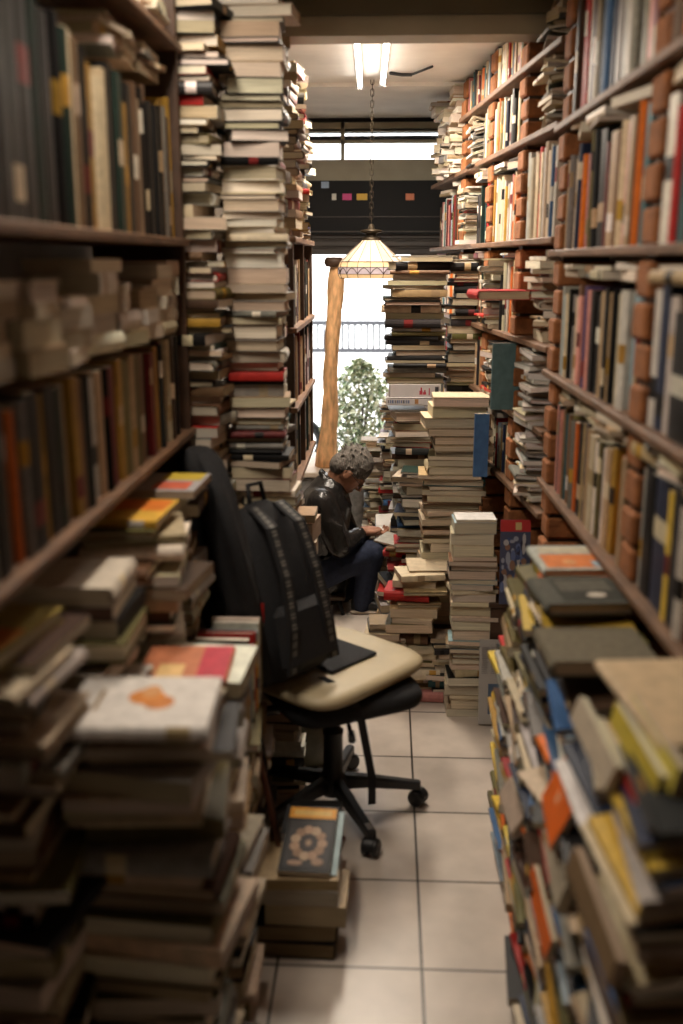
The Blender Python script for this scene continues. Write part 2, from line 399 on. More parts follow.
# pendant lamp
lp = at(371, 268, 5.5); lx, lz = lp.x, 1.80; LS = 1.12
t = empty('pendant_lamp', (lx, 5.5, lz)); tag(t, 'leaded glass pendant lamp hanging on a long chain in the doorway light', 'lamp')
N = 16
def conepts(r, z, n=N): r *= LS; return [Vector((r*math.cos(2*math.pi*j/n), r*math.sin(2*math.pi*j/n), z)) for j in range(n)]
def band(b, r0, z0, r1, z1, sel, n=N):
    A = conepts(r0, z0, n); B = conepts(r1, z1, n)
    for j in sel:
        k = b.add([A[j], A[(j+1) % n], B[(j+1) % n], B[j]]); b.face([k, k+1, k+2, k+3])
b = MB(); band(b, .150, .085, .042, .20, range(0, N, 2)); b.build('shade', M['lampcream'], t)
b = MB(); band(b, .150, .085, .042, .20, range(1, N, 2)); b.build('shade_panel', M['lamptan'], t)['label'] = 'tan glass panels'
for q in ((.158, .058, .150, .085), (.150, .0, .158, .022)):
    b = MB(); band(b, *q, range(N)); b.build('border', M['lampamber'], t)['label'] = 'amber glass border'
b = MB(); band(b, .158, .022, .158, .058, range(N)); b.build('flower_band', M['lampviolet'], t)['label'] = 'violet scalloped glass band'
b = MB()
for j in range(N):
    a = 2*math.pi*j/N; cs, sn = math.cos(a)*LS, math.sin(a)*LS
    b.tube([(.151*cs, .151*sn, .0), (.159*cs, .159*sn, .022), (.159*cs, .159*sn, .058), (.151*cs, .151*sn, .086), (.043*cs, .043*sn, .201)], .0016, 5)
    a2 = a+math.pi/N; a3 = a+2*math.pi/N
    b.tube([(.1595*LS*math.cos(q), .1595*LS*math.sin(q), .024+.03*math.sin((q-a)/(a3-a)*math.pi)) for q in [a+(a3-a)*k/6 for k in range(7)]], .0022, 5)
for r, z in ((.150, 0), (.159, .022), (.159, .058), (.151, .086)):
    b.tube(conepts(r, z)+[conepts(r, z)[0]], .0019, 5)
b.build('leading', M['lead'], t)
b = MB(); b.lathe([(.052, .197), (.050, .212), (.028, .218), (.030, .232), (.060, .240), (.058, .250), (.020, .256), (.012, .28), (0, .285)], 20); b.build('cap', M['brass'], t)
b = MB()
zz = .28; k = 0
while zz < 2.80-lz:
    L = .034; sx, sy = (.008, 0) if k % 2 else (0, .008)
    b.tube([(sx, sy, zz), (sx, sy, zz+L*.8), (0, 0, zz+L), (-sx, -sy, zz+L*.8), (-sx, -sy, zz), (0, 0, zz-.006), (sx, sy, zz)], .0022, 5); zz += L-.006; k += 1
b.build('chain', M['brass'], t)
b = MB(); b.lathe([(.012, .19), (.014, .15), (.028, .11), (.03, .085), (.018, .062), (0, .058)], 14); b.build('bulb', mat('bulb_glow', (1, .9, .7), .4, emit=(1, .75, .45), estr=3), t)
bl = bpy.data.lights.new('bulb_light', 'POINT'); bl.energy = 1.1; bl.color = (1, .85, .65); bl.shadow_soft_size = .02
o = bpy.data.objects.new('bulb_light', bl); COL.objects.link(o); o.parent = t; o.location = (0, 0, .035)

# ------------------------------------------------------------------ bookcases
def bookcase(label, P0, P1, depth, levels, pillars, side, brick=True, bt=.022, ztop=2.79, zbot=0.0, over=.012):
    """P0->P1 front line in plan; side=+1: case lies to +X of the line. levels: top heights of the boards."""
    P0 = Vector((*P0, 0)); P1 = Vector((*P1, 0)); u = (P1-P0).normalized(); L = (P1-P0).length
    nrm = Vector((u.y, -u.x, 0))*side
    mt = Matrix(((u.x, nrm.x, 0, P0.x), (u.y, nrm.y, 0, P0.y), (0, 0, 1, 0), (0, 0, 0, 1)))
    t = empty('bookcase', (P0.x, P0.y, 0)); tag(t, label, 'bookcase'); inv = Matrix.Translation(-t.location)
    mt = inv @ mt
    for z in levels:
        b = MB(); ze = 1.93 if z == 2.60 else L+.02
        b.rbox((-.02, -over, z-bt), (ze, depth, z), .003, mt); b.build('shelf', M['wood'], t)
    for s in pillars:
        b = MB()
        if brick:
            z = zbot; lv = sorted(levels)+[ztop]; base = zbot
            for l in lv:
                top = l-bt if l != ztop else ztop
                h = top-base; n = max(1, round(h/.088)); st = h/n
                for i in range(n):
                    j = R.uniform(-.006, .006); j2 = R.uniform(-.006, .006)
                    b.rbox((s-.052+j, .004+j2, base+i*st), (s+.052+j, .20+j2, base+(i+1)*st-.013), .007, mt)
                    b.box((s-.035, .02, base+(i+1)*st-.0135), (s+.035, .17, base+(i+1)*st+.0005), mt, mi=1)
                base = l
            b.build('brick_pillar', [M['brick'], M['wooddark']], t)
        else:
            b.rbox((s-.012, .0, zbot), (s+.012, depth, ztop), .003, mt); b.build('side_panel', M['wooddark'], t)
    return u, nrm, P0, L
A_P0, A_P1 = (.600, 1.0), (.545, 3.42)
uA, nA, pA, LA = bookcase('brick and plank bookcase along the aisle, the one with bright spines facing the camera side', A_P0, A_P1, .27, [1.15, 1.53, 1.925, 2.315], [.05, 1.31, 2.37], 1)
B_P0, B_P1 = (.56, 3.52), (.27, 6.4)
uB, nB, pB, LB = bookcase('brick and plank bookcase behind the tall magazine stack, reaching the doorway', B_P0, B_P1, .24, [1.0, 1.30, 1.60, 1.97, 2.34, 2.60], [.56, 1.18, 1.9], 1)
C_P0, C_P1 = (-.62, 1.0), (-.62, 3.08)
uC, nC, pC, LC = bookcase('dark wooden bookcase with blurred spines opposite the brick pillars', C_P0, C_P1, .28, [1.375, 1.955, 2.50], [.01, 2.07], -1, brick=False)
D_P0, D_P1 = (-.362, 3.86), (-.365, 4.84)
uD, nD, pD, LD = bookcase('narrow bookcase of black volumes behind the tall stack beside the office chair', D_P0, D_P1, .24, [1.02, 1.33, 1.64, 1.98], [.01, .5, .99], -1, brick=False, ztop=1.98, zbot=.998)

# ------------------------------------------------------------------ smooth bodies from tapered limbs
def blob(name, chains, m, parent, voxel=.008, smooth=3, extra=None, loc=None):
    b = MB()
    for ch in chains:
        for i in range(len(ch)):
            p, r = Vector(ch[i][0]), ch[i][1]
            sph = []
            for k in range(7):
                la = -math.pi/2+math.pi*k/6
                sph.append([p+Vector((math.cos(la)*math.cos(2*math.pi*j/12), math.cos(la)*math.sin(2*math.pi*j/12), math.sin(la)))*r*(1 if 0 < k < 6 else 1) if 0 < k < 6 else p+Vector((.001*math.cos(2*math.pi*j/12), .001*math.sin(2*math.pi*j/12), math.sin(la)*r)) for j in range(12)])
            b.ring(sph)
            if i: b.tube([ch[i-1][0], ch[i][0]], [ch[i-1][1], ch[i][1]], 12)
    if extra: extra(b)
    o = b.build(name, m, parent)
    md = o.modifiers.new('r', 'REMESH'); md.mode = 'VOXEL'; md.voxel_size = voxel; md.use_smooth_shade = True
    ms = o.modifiers.new('s', 'SMOOTH'); ms.iterations = smooth; ms.factor = .5
    bpy.context.view_layer.update()
    dg = bpy.context.evaluated_depsgraph_get()
    me = bpy.data.meshes.new_from_object(o.evaluated_get(dg)); old = o.data; o.modifiers.clear(); o.data = me; me.name = name; bpy.data.meshes.remove(old)
    for p in me.polygons: p.use_smooth = True
    if not me.materials: me.materials.append(m)
    return o
def ellipsoid(b, c, rx, ry, rz, mtx=None, n=16, k=10):
    rings = []
    for i in range(k+1):
        la = -math.pi/2+math.pi*i/k; cl = max(.02, math.cos(la))
        q = [Vector((rx*cl*math.cos(2*math.pi*j/n), ry*cl*math.sin(2*math.pi*j/n), rz*math.sin(la))) for j in range(n)]
        rings.append([Vector(c)+(mtx @ v if mtx else v) for v in q])
    b.ring(rings)

# ------------------------------------------------------------------ the seated reader
MY = 5.25
def mp(px, py, dy=0.0): p = at(px, py, MY+dy); return Vector((p.x, p.y, p.z))
ox = at(325, 575, MY); man = empty('person', (ox.x, MY, 0)); tag(man, 'grey haired person in a black leather jacket, hunched on a stool reading a book', 'person')
off = Vector((ox.x, MY, 0))
def ml(px, py, dy=0.0): return mp(px, py, dy)-off
# head frame: looks right (+x) and down
hc = ml(351, 471); tilt = math.radians(54)
HM = Matrix.Rotation(tilt, 3, 'Y')          # x axis (face) tips down
def H(x, y, z): return hc+HM @ Vector((x, y, z))
sh_n, sh_f = ml(321, 504, -.17), ml(331, 500, .16)
el_n, el_f = ml(340, 548, -.20), ml(352, 544, .19)
wr_n, wr_f = ml(364, 531, -.09), ml(368, 530, .10)
hip_n, hip_f = ml(322, 572, -.09), ml(324, 572, .09)
kn_n, kn_f = ml(372, 552, -.10), ml(368, 556, .11)
an_n, an_f = ml(362, 604, -.08), ml(344, 596, .12)
def head_extra(b):
    ellipsoid(b, H(-.012, 0, .015), .098, .076, .112, HM)
    ellipsoid(b, H(.035, 0, -.045), .055, .056, .078, HM)       # jaw and face
    ellipsoid(b, H(.075, 0, -.100), .020, .024, .020, HM)       # chin
    b.tube([H(.086, 0, .015), H(.114, 0, -.028), H(.092, 0, -.034)], [.010, .014, .010], 8)   # nose
    ellipsoid(b, H(.088, 0, -.062), .012, .024, .008, HM); ellipsoid(b, H(.085, 0, -.075), .012, .022, .008, HM)   # lips
    ellipsoid(b, H(.078, 0, .022), .016, .050, .010, HM)        # brow
    for s in (-1, 1): ellipsoid(b, H(-.005, s*.078, -.015), .020, .008, .032, HM)             # ears
def hand(wr, d, side):
    """palm plus five bent fingers; d = pointing direction, closes upward around the book edge"""
    d = Vector(d).normalized(); up = Vector((0, 0, 1)); la = d.cross(up).normalized()*side
    ch = [[(wr, .025), (wr+d*.04, .028), (wr+d*.078-la*.004, .026)], [(wr+d*.05+la*.022, .018), (wr+d*.075+la*.020, .017)], [(wr+d*.05-la*.022, .018), (wr+d*.075-la*.022, .016)]]
    for k, (o, L) in enumerate(((.030, .062), (.011, .070), (-.009, .066), (-.028, .052))):
        b0 = wr+d*.078+la*o
        ch.append([(b0, .0095), (b0+d*L*.45+up*-.004, .009), (b0+d*L*.75+up*.012, .0082), (b0+d*L*.80+up*.028, .007)])
    th = wr+d*.025+la*.028
    ch.append([(th, .013), (th+d*.03+la*.020+up*.010, .011), (th+d*.058+la*.016+up*.022, .009)])
    return ch
hd_n = hand(wr_n, (1, .25, -.10), 1); hd_f = hand(wr_f, (1, -.3, -.05), -1)
nk = ml(333, 487)
spine = [(ml(324, 566), .125), (ml(318, 545), .12), (ml(315, 522), .125), (ml(321, 506), .12), (ml(328, 497), .085)]
body_ch = [spine, [(ml(327, 497), .07), (nk, .055), (H(-.03, 0, -.06), .055)], [(sh_n, .06), (el_n, .045), (wr_n, .027)], [(sh_f, .06), (el_f, .045), (wr_f, .027)],
           [(spine[3][0], .1), (sh_n, .06)], [(spine[3][0], .1), (sh_f, .06)], [(spine[0][0], .11), (hip_n, .085), (kn_n, .058), (an_n, .037)], [(spine[0][0], .11), (hip_f, .085), (kn_f, .058), (an_f, .037)]]
blob('body', body_ch+hd_n+hd_f, M['skin'], man, .0052, 2, head_extra)
def jacket_x(b):
    for s in (-1, 1): b.tube([H(-.10, s*.02, -.10)+Vector((-.03, 0, -.02)), nk+Vector((.0, s*.062, .005)), nk+Vector((.06, s*.05, -.035))], [.016, .016, .012], 8)
    for i in range(7):                                # folds across sleeve and back
        p0 = el_n+Vector((-.05+.006*i, -.055, .16-.022*i)); b.tube([p0, p0+Vector((.07, -.004, -.025))], .008, 6)
        q = ml(306+i*1.5, 520+i*7, -.12); b.tube([q, q+Vector((.09, -.03, .02))], .012, 6)
jk = [[(ml(324, 580), .150), (ml(322, 560), .150), (ml(322, 540), .150), (ml(323, 520), .150), (ml(326, 505), .145), (ml(328, 494), .115)], [(ml(327, 498), .09), (nk+Vector((-.01, 0, -.01)), .070)],
      [(spine[3][0], .13), (sh_n, .088), (el_n+Vector((0, 0, .01)), .066), (wr_n+(el_n-wr_n)*.22, .044)], [(spine[3][0], .13), (sh_f, .088), (el_f, .066), (wr_f+(el_f-wr_f)*.22, .044)],
      [(sh_n, .085), (ml(318, 540, -.08), .12)]]
blob('leather_jacket', jk, M['leather'], man, .010, 2, jacket_x)
tr = [[(ml(324, 574), .12), (hip_n, .100), (kn_n, .075), (ml(366, 580, -.09), .062), (an_n, .055)], [(ml(324, 574), .12), (hip_f, .100), (kn_f, .075), (ml(354, 580, .12), .062), (an_f, .055)]]
blob('jeans', tr, M['denim'], man, .010, 2)
for an in (an_n, an_f):
    b = MB()
    z0 = -off.z
    fx = an.x
    rings = []
    for i, (x, w, h) in enumerate(((-.06, .018, .05), (-.05, .034, .075), (0, .038, .085), (.06, .042, .065), (.12, .046, .05), (.165, .036, .04), (.185, .012, .025))):
        rings.append([Vector((fx+x, an.y+w*math.cos(q*math.pi/6), .012+max(0, h*(.5+.5*math.sin(q*math.pi/6))))) for q in range(12)])
    b.ring(rings); o = b.build('shoe', M['black'], man)
    b = MB(); b.rbox((fx-.065, an.y-.042, 0), (fx+.185, an.y+.042, .016), .006); s_ = b.build('sole', M['pot'], o); s_.data.materials[0] = M['stonetop']
# hair: cap on back and top of the head
def hair_x(b):
    ellipsoid(b, H(-.020, 0, .040), .104, .084, .104, HM)
    ellipsoid(b, H(-.060, 0, -.015), .065, .078, .075, HM)
    rh = random.Random(5)
    for i in range(90):
        th = rh.uniform(0, 6.28); ph = rh.uniform(-.5, 1.5)
        v = Vector((-.03+.098*math.cos(th)*math.cos(ph), .08*math.sin(th)*math.cos(ph), .034+.104*math.sin(ph)))
        if v.x > .05 and v.z < .05: continue
        c = H(*v); dd = (HM @ Vector((rh.uniform(-1, .2), v.y*6, rh.uniform(-.6, .4)))).normalized()
        b.tube([c, c+dd*.022], [.007, .003], 5)
blob('hair', [], M['hair'], man, .0048, 1, hair_x)
b = MB()
for s in (-1, 1):
    c = H(.098, s*.034, .0)
    b.tube([H(.098+.003*math.cos(q), s*.034+.024*math.cos(q*1.0), -.002+.019*math.sin(q)) for q in [k*math.pi/6 for k in range(13)]], .0016, 5)
    b.tube([H(.098, s*.058, .006), H(.05, s*.078, .006), H(-.01, s*.082, .004), H(-.025, s*.082, -.015)], .0018, 5)
b.tube([H(.102, -.011, .002), H(.106, 0, .005), H(.102, .011, .002)], .0016, 5)
b.build('glasses', M['darkmetal'], man)
# the stool under the reader
t = empty('stool', (ox.x-.03, MY, 0)); tag(t, 'low dark stool under the person in the leather jacket', 'stool')
sz = max(.10, (spine[0][0].z-.125)); b = MB(); b.rbox((-.15, -.15, sz-.03), (.15, .15, sz), .01); b.build('seat', M['wooddark'], t)
for sx in (-1, 1):
    for sy in (-1, 1):
        b = MB(); b.tube([(sx*.11, sy*.11, sz-.03), (sx*.14, sy*.14, 0)], .011, 8); b.build('leg', M['darkmetal'], t)
# the open book in the hands
bc = (hd_n[0][2][0]+hd_f[0][2][0])/2+off
t = empty('open_book', (bc.x+.075, MY, bc.z+.035), (math.radians(16), math.radians(-4), 0)); tag(t, 'open white paged book held by the person in the leather jacket', 'book')
b = MB()
for s in (-1, 1):
    prof = [(-.002, 0), (.03, .012), (.07, .010), (.12, .004), (.135, .002)]
    rings = [[Vector((x, s*y, z+dz)) for x in (-.095, .095)] for y, z in prof for dz in (0,)]
    top = [[Vector((-.095, s*y, z)), Vector((.095, s*y, z)), Vector((.095, s*y, z-.012)), Vector((-.095, s*y, z-.012))] for y, z in prof]
    b.ring(top, col=(.84, .81, .77))
b.build('pages', M['paper'], t)
b = MB(); b.box((-.10, -.14, -.014), (.10, .14, -.0125), col=(.1, .12, .16)); b.build('cover', M['cover'], t)

# ------------------------------------------------------------------ office chair
hx, hy = -.174, 3.13
t = empty('office_chair', (hx, hy, 0)); tag(t, 'black swivel office chair with a padded seat and tall backrest standing on the tiles', 'chair')
for k in range(5):
    a = math.radians(9-72*k)
    m = Matrix.Rotation(a, 4, 'Z')
    b = MB(); rings = []
    for x, z, w, h in ((.03, .115, .022, .026), (.12, .108, .020, .020), (.31, .078, .016, .014)):
        rings.append([m @ Vector((x, y, zz)) for y, zz in ((-w, z-h), (w, z-h), (w, z+h*.6), (w*.6, z+h), (-w*.6, z+h), (-w, z+h*.6))])
    b.ring(rings, smooth=False); leg = b.build('base_arm', M['black'], t)
    if k in (1,): b = MB(); b.box((.10, -.010, .126), (.285, .010, .1285), m @ Matrix.Translation((0, 0, -.0)) @ Matrix.Rotation(math.radians(9), 4, 'Y') @ Matrix.Translation((0, 0, .012))); b.build('worn_edge', M['chrome'], leg)
    b = MB(); c = m @ Vector((.305, 0, .03)); ta = a+R.uniform(.6, 1.8)
    d = Vector((math.cos(ta), math.sin(ta), 0))
    for s in (-1, 1): b.tube([c+d*s*.008, c+d*s*.011, c+d*s*.024, c+d*s*.028], [.024, .030, .030, .024], 18)
    b.tube([c-d*.03, c+d*.03], .007, 8); b.tube([c+Vector((0, 0, .0)), c+Vector((0, 0, .062))], .009, 8)
    e = Vector((-d.y, d.x, 0))
    b.ring([[c+d*s*.012+e*(.033*math.cos(q))+Vector((0, 0, .033*math.sin(q))) for q in [math.radians(g) for g in range(0, 181, 20)]] for s in (-1, 1)], closed=False, cap=False)
    b.build('caster', M['black'], t)
b = MB(); b.lathe([(0, .07), (.045, .07), (.05, .09), (.05, .13), (.036, .15), (.033, .29), (.036, .30), (.036, .31), (.026, .315), (.026, .42), (0, .42)], 24); b.build('gas_column', M['black'], t)
b = MB(); b.rbox((-.10, -.09, .40), (.12, .09, .435), .012); b.tube([(.05, -.08, .41), (.07, -.22, .40)], .007, 8); b.tube([(.07, -.20, .40), (.075, -.25, .398)], .012, 8); b.build('mechanism', M['black'], t)
srot = math.radians(28)
SM = Matrix.Rotation(srot, 4, 'Z')
def pad(b, w, d, z0, z1, r, m, n=10, bulge=.012, cx=0, cy=0):
    rings = []
    def outline(s, z, bl=0):
        pts = []
        for q in range(4*n):
            a = 2*math.pi*q/(4*n); c, s_ = math.cos(a), math.sin(a); e = 2/5.0
            x = (abs(c)**e)*math.copysign(1, c)*(w*s); y = (abs(s_)**e)*math.copysign(1, s_)*(d*s)
            pts.append(m @ Vector((cx+x, cy+y, z)))
        return pts
    for s, z in ((.90, z0), (.97, z0+(z1-z0)*.12), (1, z0+(z1-z0)*.4), (.995, z0+(z1-z0)*.65), (.95, z1-(z1-z0)*.08), (.85, z1), (.4, z1+bulge), (.02, z1+bulge)):
        rings.append(outline(s, z))
    b.ring(rings)
b = MB(); pad(b, .245, .235, .437, .505, .05, SM, cx=.02); b.build('seat', M['blackfab'], t)
# backrest on the -x side
BA = SM @ Matrix.Translation((-.205, .0, 0)) @ Matrix.Rotation(math.radians(-10), 4, 'Y')
b = MB()
rings = []
for z, w, dx in ((.60, .15, 0), (.62, .19, 0), (.72, .215, -.006), (.9, .215, -.012), (1.05, .20, -.01), (1.2, .17, 0), (1.29, .13, .01), (1.32, .07, .015)):
    o_ = []
    for q in range(24):
        a = 2*math.pi*q/24; c, s_ = math.cos(a), math.sin(a)
        o_.append(BA @ Vector((dx+.035*abs(c)**.6*math.copysign(1, c), w*abs(s_)**.6*math.copysign(1, s_), z)))
    rings.append(o_)
b.ring(rings); b.build('backrest', M['blackfab'], t)
b = MB(); b.tube([(SM @ Vector((-.05, 0, .425))), (SM @ Vector((-.26, 0, .43))), (SM @ Vector((-.335, 0, .50))), (BA @ Vector((-.05, 0, .80)))], [.018]*4, 10); b.build('back_bracket', M['black'], t)
# cream cushion
ca, cb_, cc = Vector((-.341, 2.755, 0)), Vector((.057, 3.24, 0)), Vector((-.159, 3.741, 0))
t = empty('seat_cushion', (hx, hy, .5)); tag(t, 'cream vinyl seat cushion with a dark square lying on the swivel chair', 'cushion')
CM = Matrix.Translation((-.02, .02, 0)) @ Matrix.Rotation(math.radians(50), 4, 'Z')
b = MB(); pad(b, .285, .255, .020, .068, .03, CM, bulge=.004); b.build('cushion', M['cream'], t)
b = MB(); b.rbox((-.10, -.115, .074), (.13, .10, .084), .004, CM); b.build('dark_square', M['blackfab'], t)
# backpack on the chair
bp_ = at(285, 590, 2.98); t = empty('backpack', (bp_.x, 2.98, .585)); tag(t, 'black backpack with patterned webbing straps propped on the office chair', 'backpack')
b = MB()
BM = Matrix.Rotation(math.radians(-38), 4, 'Z') @ Matrix.Rotation(math.radians(-12), 4, 'Y') @ Matrix.Scale(1.12, 4)
rings = []
for z, w, d in ((.0, .10, .06), (.015, .135, .085), (.12, .15, .10), (.28, .145, .09), (.40, .125, .07), (.48, .085, .05), (.51, .03, .02)):
    rings.append([BM @ Vector((d*abs(math.cos(q))**.7*math.copysign(1, math.cos(q))*(1+.08*math.sin(q*3+z*20)), w*abs(math.sin(q))**.7*math.copysign(1, math.sin(q))*(1+.05*math.sin(q*2+z*30)), z)) for q in [2*math.pi*j/28 for j in range(28)]])
b.ring(rings); b.build('bag_body', M['blackfab'], t)
for s in (-1, 1):
    path = [BM @ Vector(q) for q in ((.03, s*.05, .50), (.095, s*.055, .44), (.125, s*.06, .30), (.13, s*.07, .15), (.115, s*.085, .03))]
    b = MB()
    w = BM.to_3x3() @ Vector((0, .022, 0)); th = BM.to_3x3() @ Vector((.008, 0, 0))
    b.ring([[p-w, p+w, p+w+th, p-w+th] for p in path], smooth=False); st = b.build('shoulder_strap', M['blackfab'], t)
    b = MB(); w = w*.42
    for i in range(60):
        f = i/60*(len(path)-1); k = int(f); p = path[k].lerp(path[k+1], f-k)+th*1.15; q = path[k].lerp(path[k+1], f-k+.036)+th*1.15
        n = b.add([p-w, p+w, q+w, q-w]); b.face([n, n+1, n+2, n+3], (.20, .19, .17) if i % 3 else (.06, .06, .06))
    b.build('webbing', M['paper'], st)['label'] = 'grey patterned webbing'
b = MB(); b.tube([BM @ Vector(q) for q in ((0, -.03, .50), (0, -.025, .56), (0, .025, .56), (0, .03, .50))], .008, 8); b.build('grab_handle', M['blackfab'], t)
b = MB(); b.rbox((.08, -.11, .03), (.13, .11, .22), .03, BM); b.build('front_pocket', M['blackfab'], t)
# dark coat over the backrest
b = MB(); rings = []
for i, (z, w, d) in enumerate(((.62, .17, .060), (.75, .205, .068), (.95, .225, .062), (1.1, .215, .058), (1.25, .18, .055), (1.335, .12, .05), (1.36, .05, .03))):
    rings.append([BA @ Vector((-.012+d*abs(math.cos(q))**.8*math.copysign(1, math.cos(q))*(1+.18*math.sin(q*7+z*6)), w*abs(math.sin(q))**.7*math.copysign(1, math.sin(q))*(1+.05*math.sin(q*5+i)), z)) for q in [2*math.pi*j/48 for j in range(48)]])
b.ring(rings); o = b.build('coat', M['blackfab']); o.location = (hx, hy, 0); tag(o, 'black coat draped over the tall backrest of the office chair', 'coat')
# loose strap hanging from the seat
p0 = at(362, 690, 3.02); p1 = at(372, 797, 3.02)
b = MB(); pts = [Vector((p0.x-.13, 2.95, .585)), Vector((p0.x-.04, 2.93, .545)), Vector((p0.x+.0, 2.91, .46)), Vector((p0.x+.012, 2.96, .36)), Vector((p1.x-.0, 3.0, .20)), Vector((p1.x+.0, 3.0, .10))]
w = Vector((.013, .004, 0)); th = Vector((0, .003, 0)); b.ring([[p-w, p+w, p+w+th, p-w+th] for p in pts], smooth=False)
tag(b.build('hanging_strap', M['blackfab']), 'black strap end hanging down in front of the swivel chair column', 'strap')

b = MB(); a0 = at(262, 745, 2.60); c0 = at(285, 868, 2.56); w_ = Vector((-.035, .12, .02)); th_ = Vector((.006, 0, 0))
b.ring([[a0, a0+w_, a0+w_+th_, a0+th_], [c0, c0+w_, c0+w_+th_, c0+th_]], smooth=False)
tag(b.build('dark_board', M['black']), 'thin dark board leaning beside the reddish stick by the chair base', 'board')
# grey green bag on the floor behind the column
p = at(298, 745, 3.45)
b = MB(); rings = []
for z, r in ((0, .095), (.02, .11), (.10, .115), (.17, .12), (.20, .105), (.205, .09)):
    rings.append([Vector((r*(1+.06*math.sin(5*q+z*30))*math.cos(q), r*(1+.07*math.sin(4*q-z*22))*math.sin(q), z)) for q in [2*math.pi*j/24 for j in range(24)]])
b.ring(rings); o = b.build('plastic_bag', M['bagm']); o.location = (-.31, 3.50, 0); tag(o, 'crumpled grey green bag on the floor behind the swivel chair', 'bag')
# sticks
for (a, c, r, lb, m) in (((-.36, 2.62, .36), (-.31, 2.36, .002), .009, 'thin reddish stick leaning down to the pile of five books', 'stick'),):
    b = MB(); a0 = at(254, 735, 2.56); c0 = at(283, 866, 2.50)
    b.tube([a0, c0], r, 8); o = b.build('wooden_stick', M[m]); tag(o, lb, 'stick')

# ------------------------------------------------------------------ books
C = {'cream': (.56, .46, .32), 'white': (.66, .61, .53), 'tan': (.36, .25, .14), 'brown': (.15, .08, .04), 'dark brown': (.06, .032, .02), 'black': (.006, .0055, .0055),
     'charcoal': (.03, .03, .03), 'navy': (.012, .02, .05), 'blue': (.05, .12, .26), 'pale blue': (.28, .37, .42), 'teal': (.04, .13, .14), 'dark green': (.010, .026, .02),
     'olive': (.13, .11, .04), 'mustard': (.40, .22, .035), 'yellow': (.62, .43, .06), 'orange': (.62, .14, .02), 'red': (.40, .022, .018), 'dark red': (.14, .015, .015),
     'pink': (.52, .22, .20), 'grey': (.20, .19, .17), 'light grey': (.38, .36, .32), 'purple': (.10, .06, .16)}
P_STACK = ['cream']*3+['white']*2+['tan']*3+['grey']*2+['light grey']*2+['black', 'black', 'charcoal', 'dark brown', 'dark green']+['brown', 'dark brown', 'black', 'charcoal', 'navy', 'dark red', 'olive', 'teal', 'mustard', 'blue', 'red']
P_DARK = ['black']*5+['charcoal']*5+['grey']*3+['tan', 'olive', 'dark green', 'brown', 'dark brown', 'cream', 'dark red', 'light grey']
P_ROW = ['cream', 'cream', 'tan', 'tan', 'black', 'black', 'charcoal', 'grey', 'white', 'light grey', 'orange', 'red', 'dark red', 'mustard', 'teal', 'navy', 'brown', 'dark brown', 'olive', 'dark green', 'pink', 'white', 'pale blue']
P_LEFT = ['black']*4+['dark green', 'charcoal', 'cream', 'mustard', 'mustard', 'brown', 'tan', 'grey', 'dark brown', 'dark red', 'navy', 'orange', 'tan']
P_BRIGHT = ['cream', 'white', 'yellow', 'orange', 'red', 'black', 'blue', 'grey', 'tan', 'charcoal', 'light grey', 'olive', 'mustard', 'navy', 'pale blue', 'black', 'tan', 'cream', 'dark brown']
ONES = ['', 'first', 'second', 'third', 'fourth', 'fifth', 'sixth', 'seventh', 'eighth', 'ninth', 'tenth', 'eleventh', 'twelfth', 'thirteenth', 'fourteenth', 'fifteenth', 'sixteenth', 'seventeenth', 'eighteenth', 'nineteenth']
TENS = ['', '', 'twent', 'thirt', 'fort', 'fift', 'sixt', 'sevent', 'eight', 'ninet']
def nth(n):
    if n < 20: return ONES[n]
    t_, o = divmod(n, 10)
    return TENS[t_]+'ieth' if o == 0 else TENS[t_]+'y-'+ONES[o]

BOOKS = []
def vary(c, r, a=.25): k = 1+r.uniform(-a, a); return tuple(max(.004, min(.85, x*k*(1+r.uniform(-.06, .06)))) for x in c)
def spec(mtx, w, h, t_, cname, hard, rnd, label=None, group=None, art=None, page=None, kind='book', cat='book', cloth=None):
    pg = page or rnd.choice([(.60, .51, .38), (.52, .43, .31), (.66, .59, .48), (.42, .34, .23), (.56, .49, .40), (.70, .64, .54)])
    band = rnd.choice(['cream', 'tan', 'black', 'mustard', 'white', 'dark red', None, None, None])
    d = dict(m=mtx, w=w, h=h, t=t_, cn=cname, col=vary(C[cname], rnd), hard=hard, page=vary(pg, rnd, .14), band=vary(C[band], rnd) if band else None,
             b0=rnd.uniform(.08, .7), label=label, group=group, art=art, cat=cat, name=kind, fl=rnd.random(), cloth=hard and rnd.random() < .5)
    BOOKS.append(d); return d

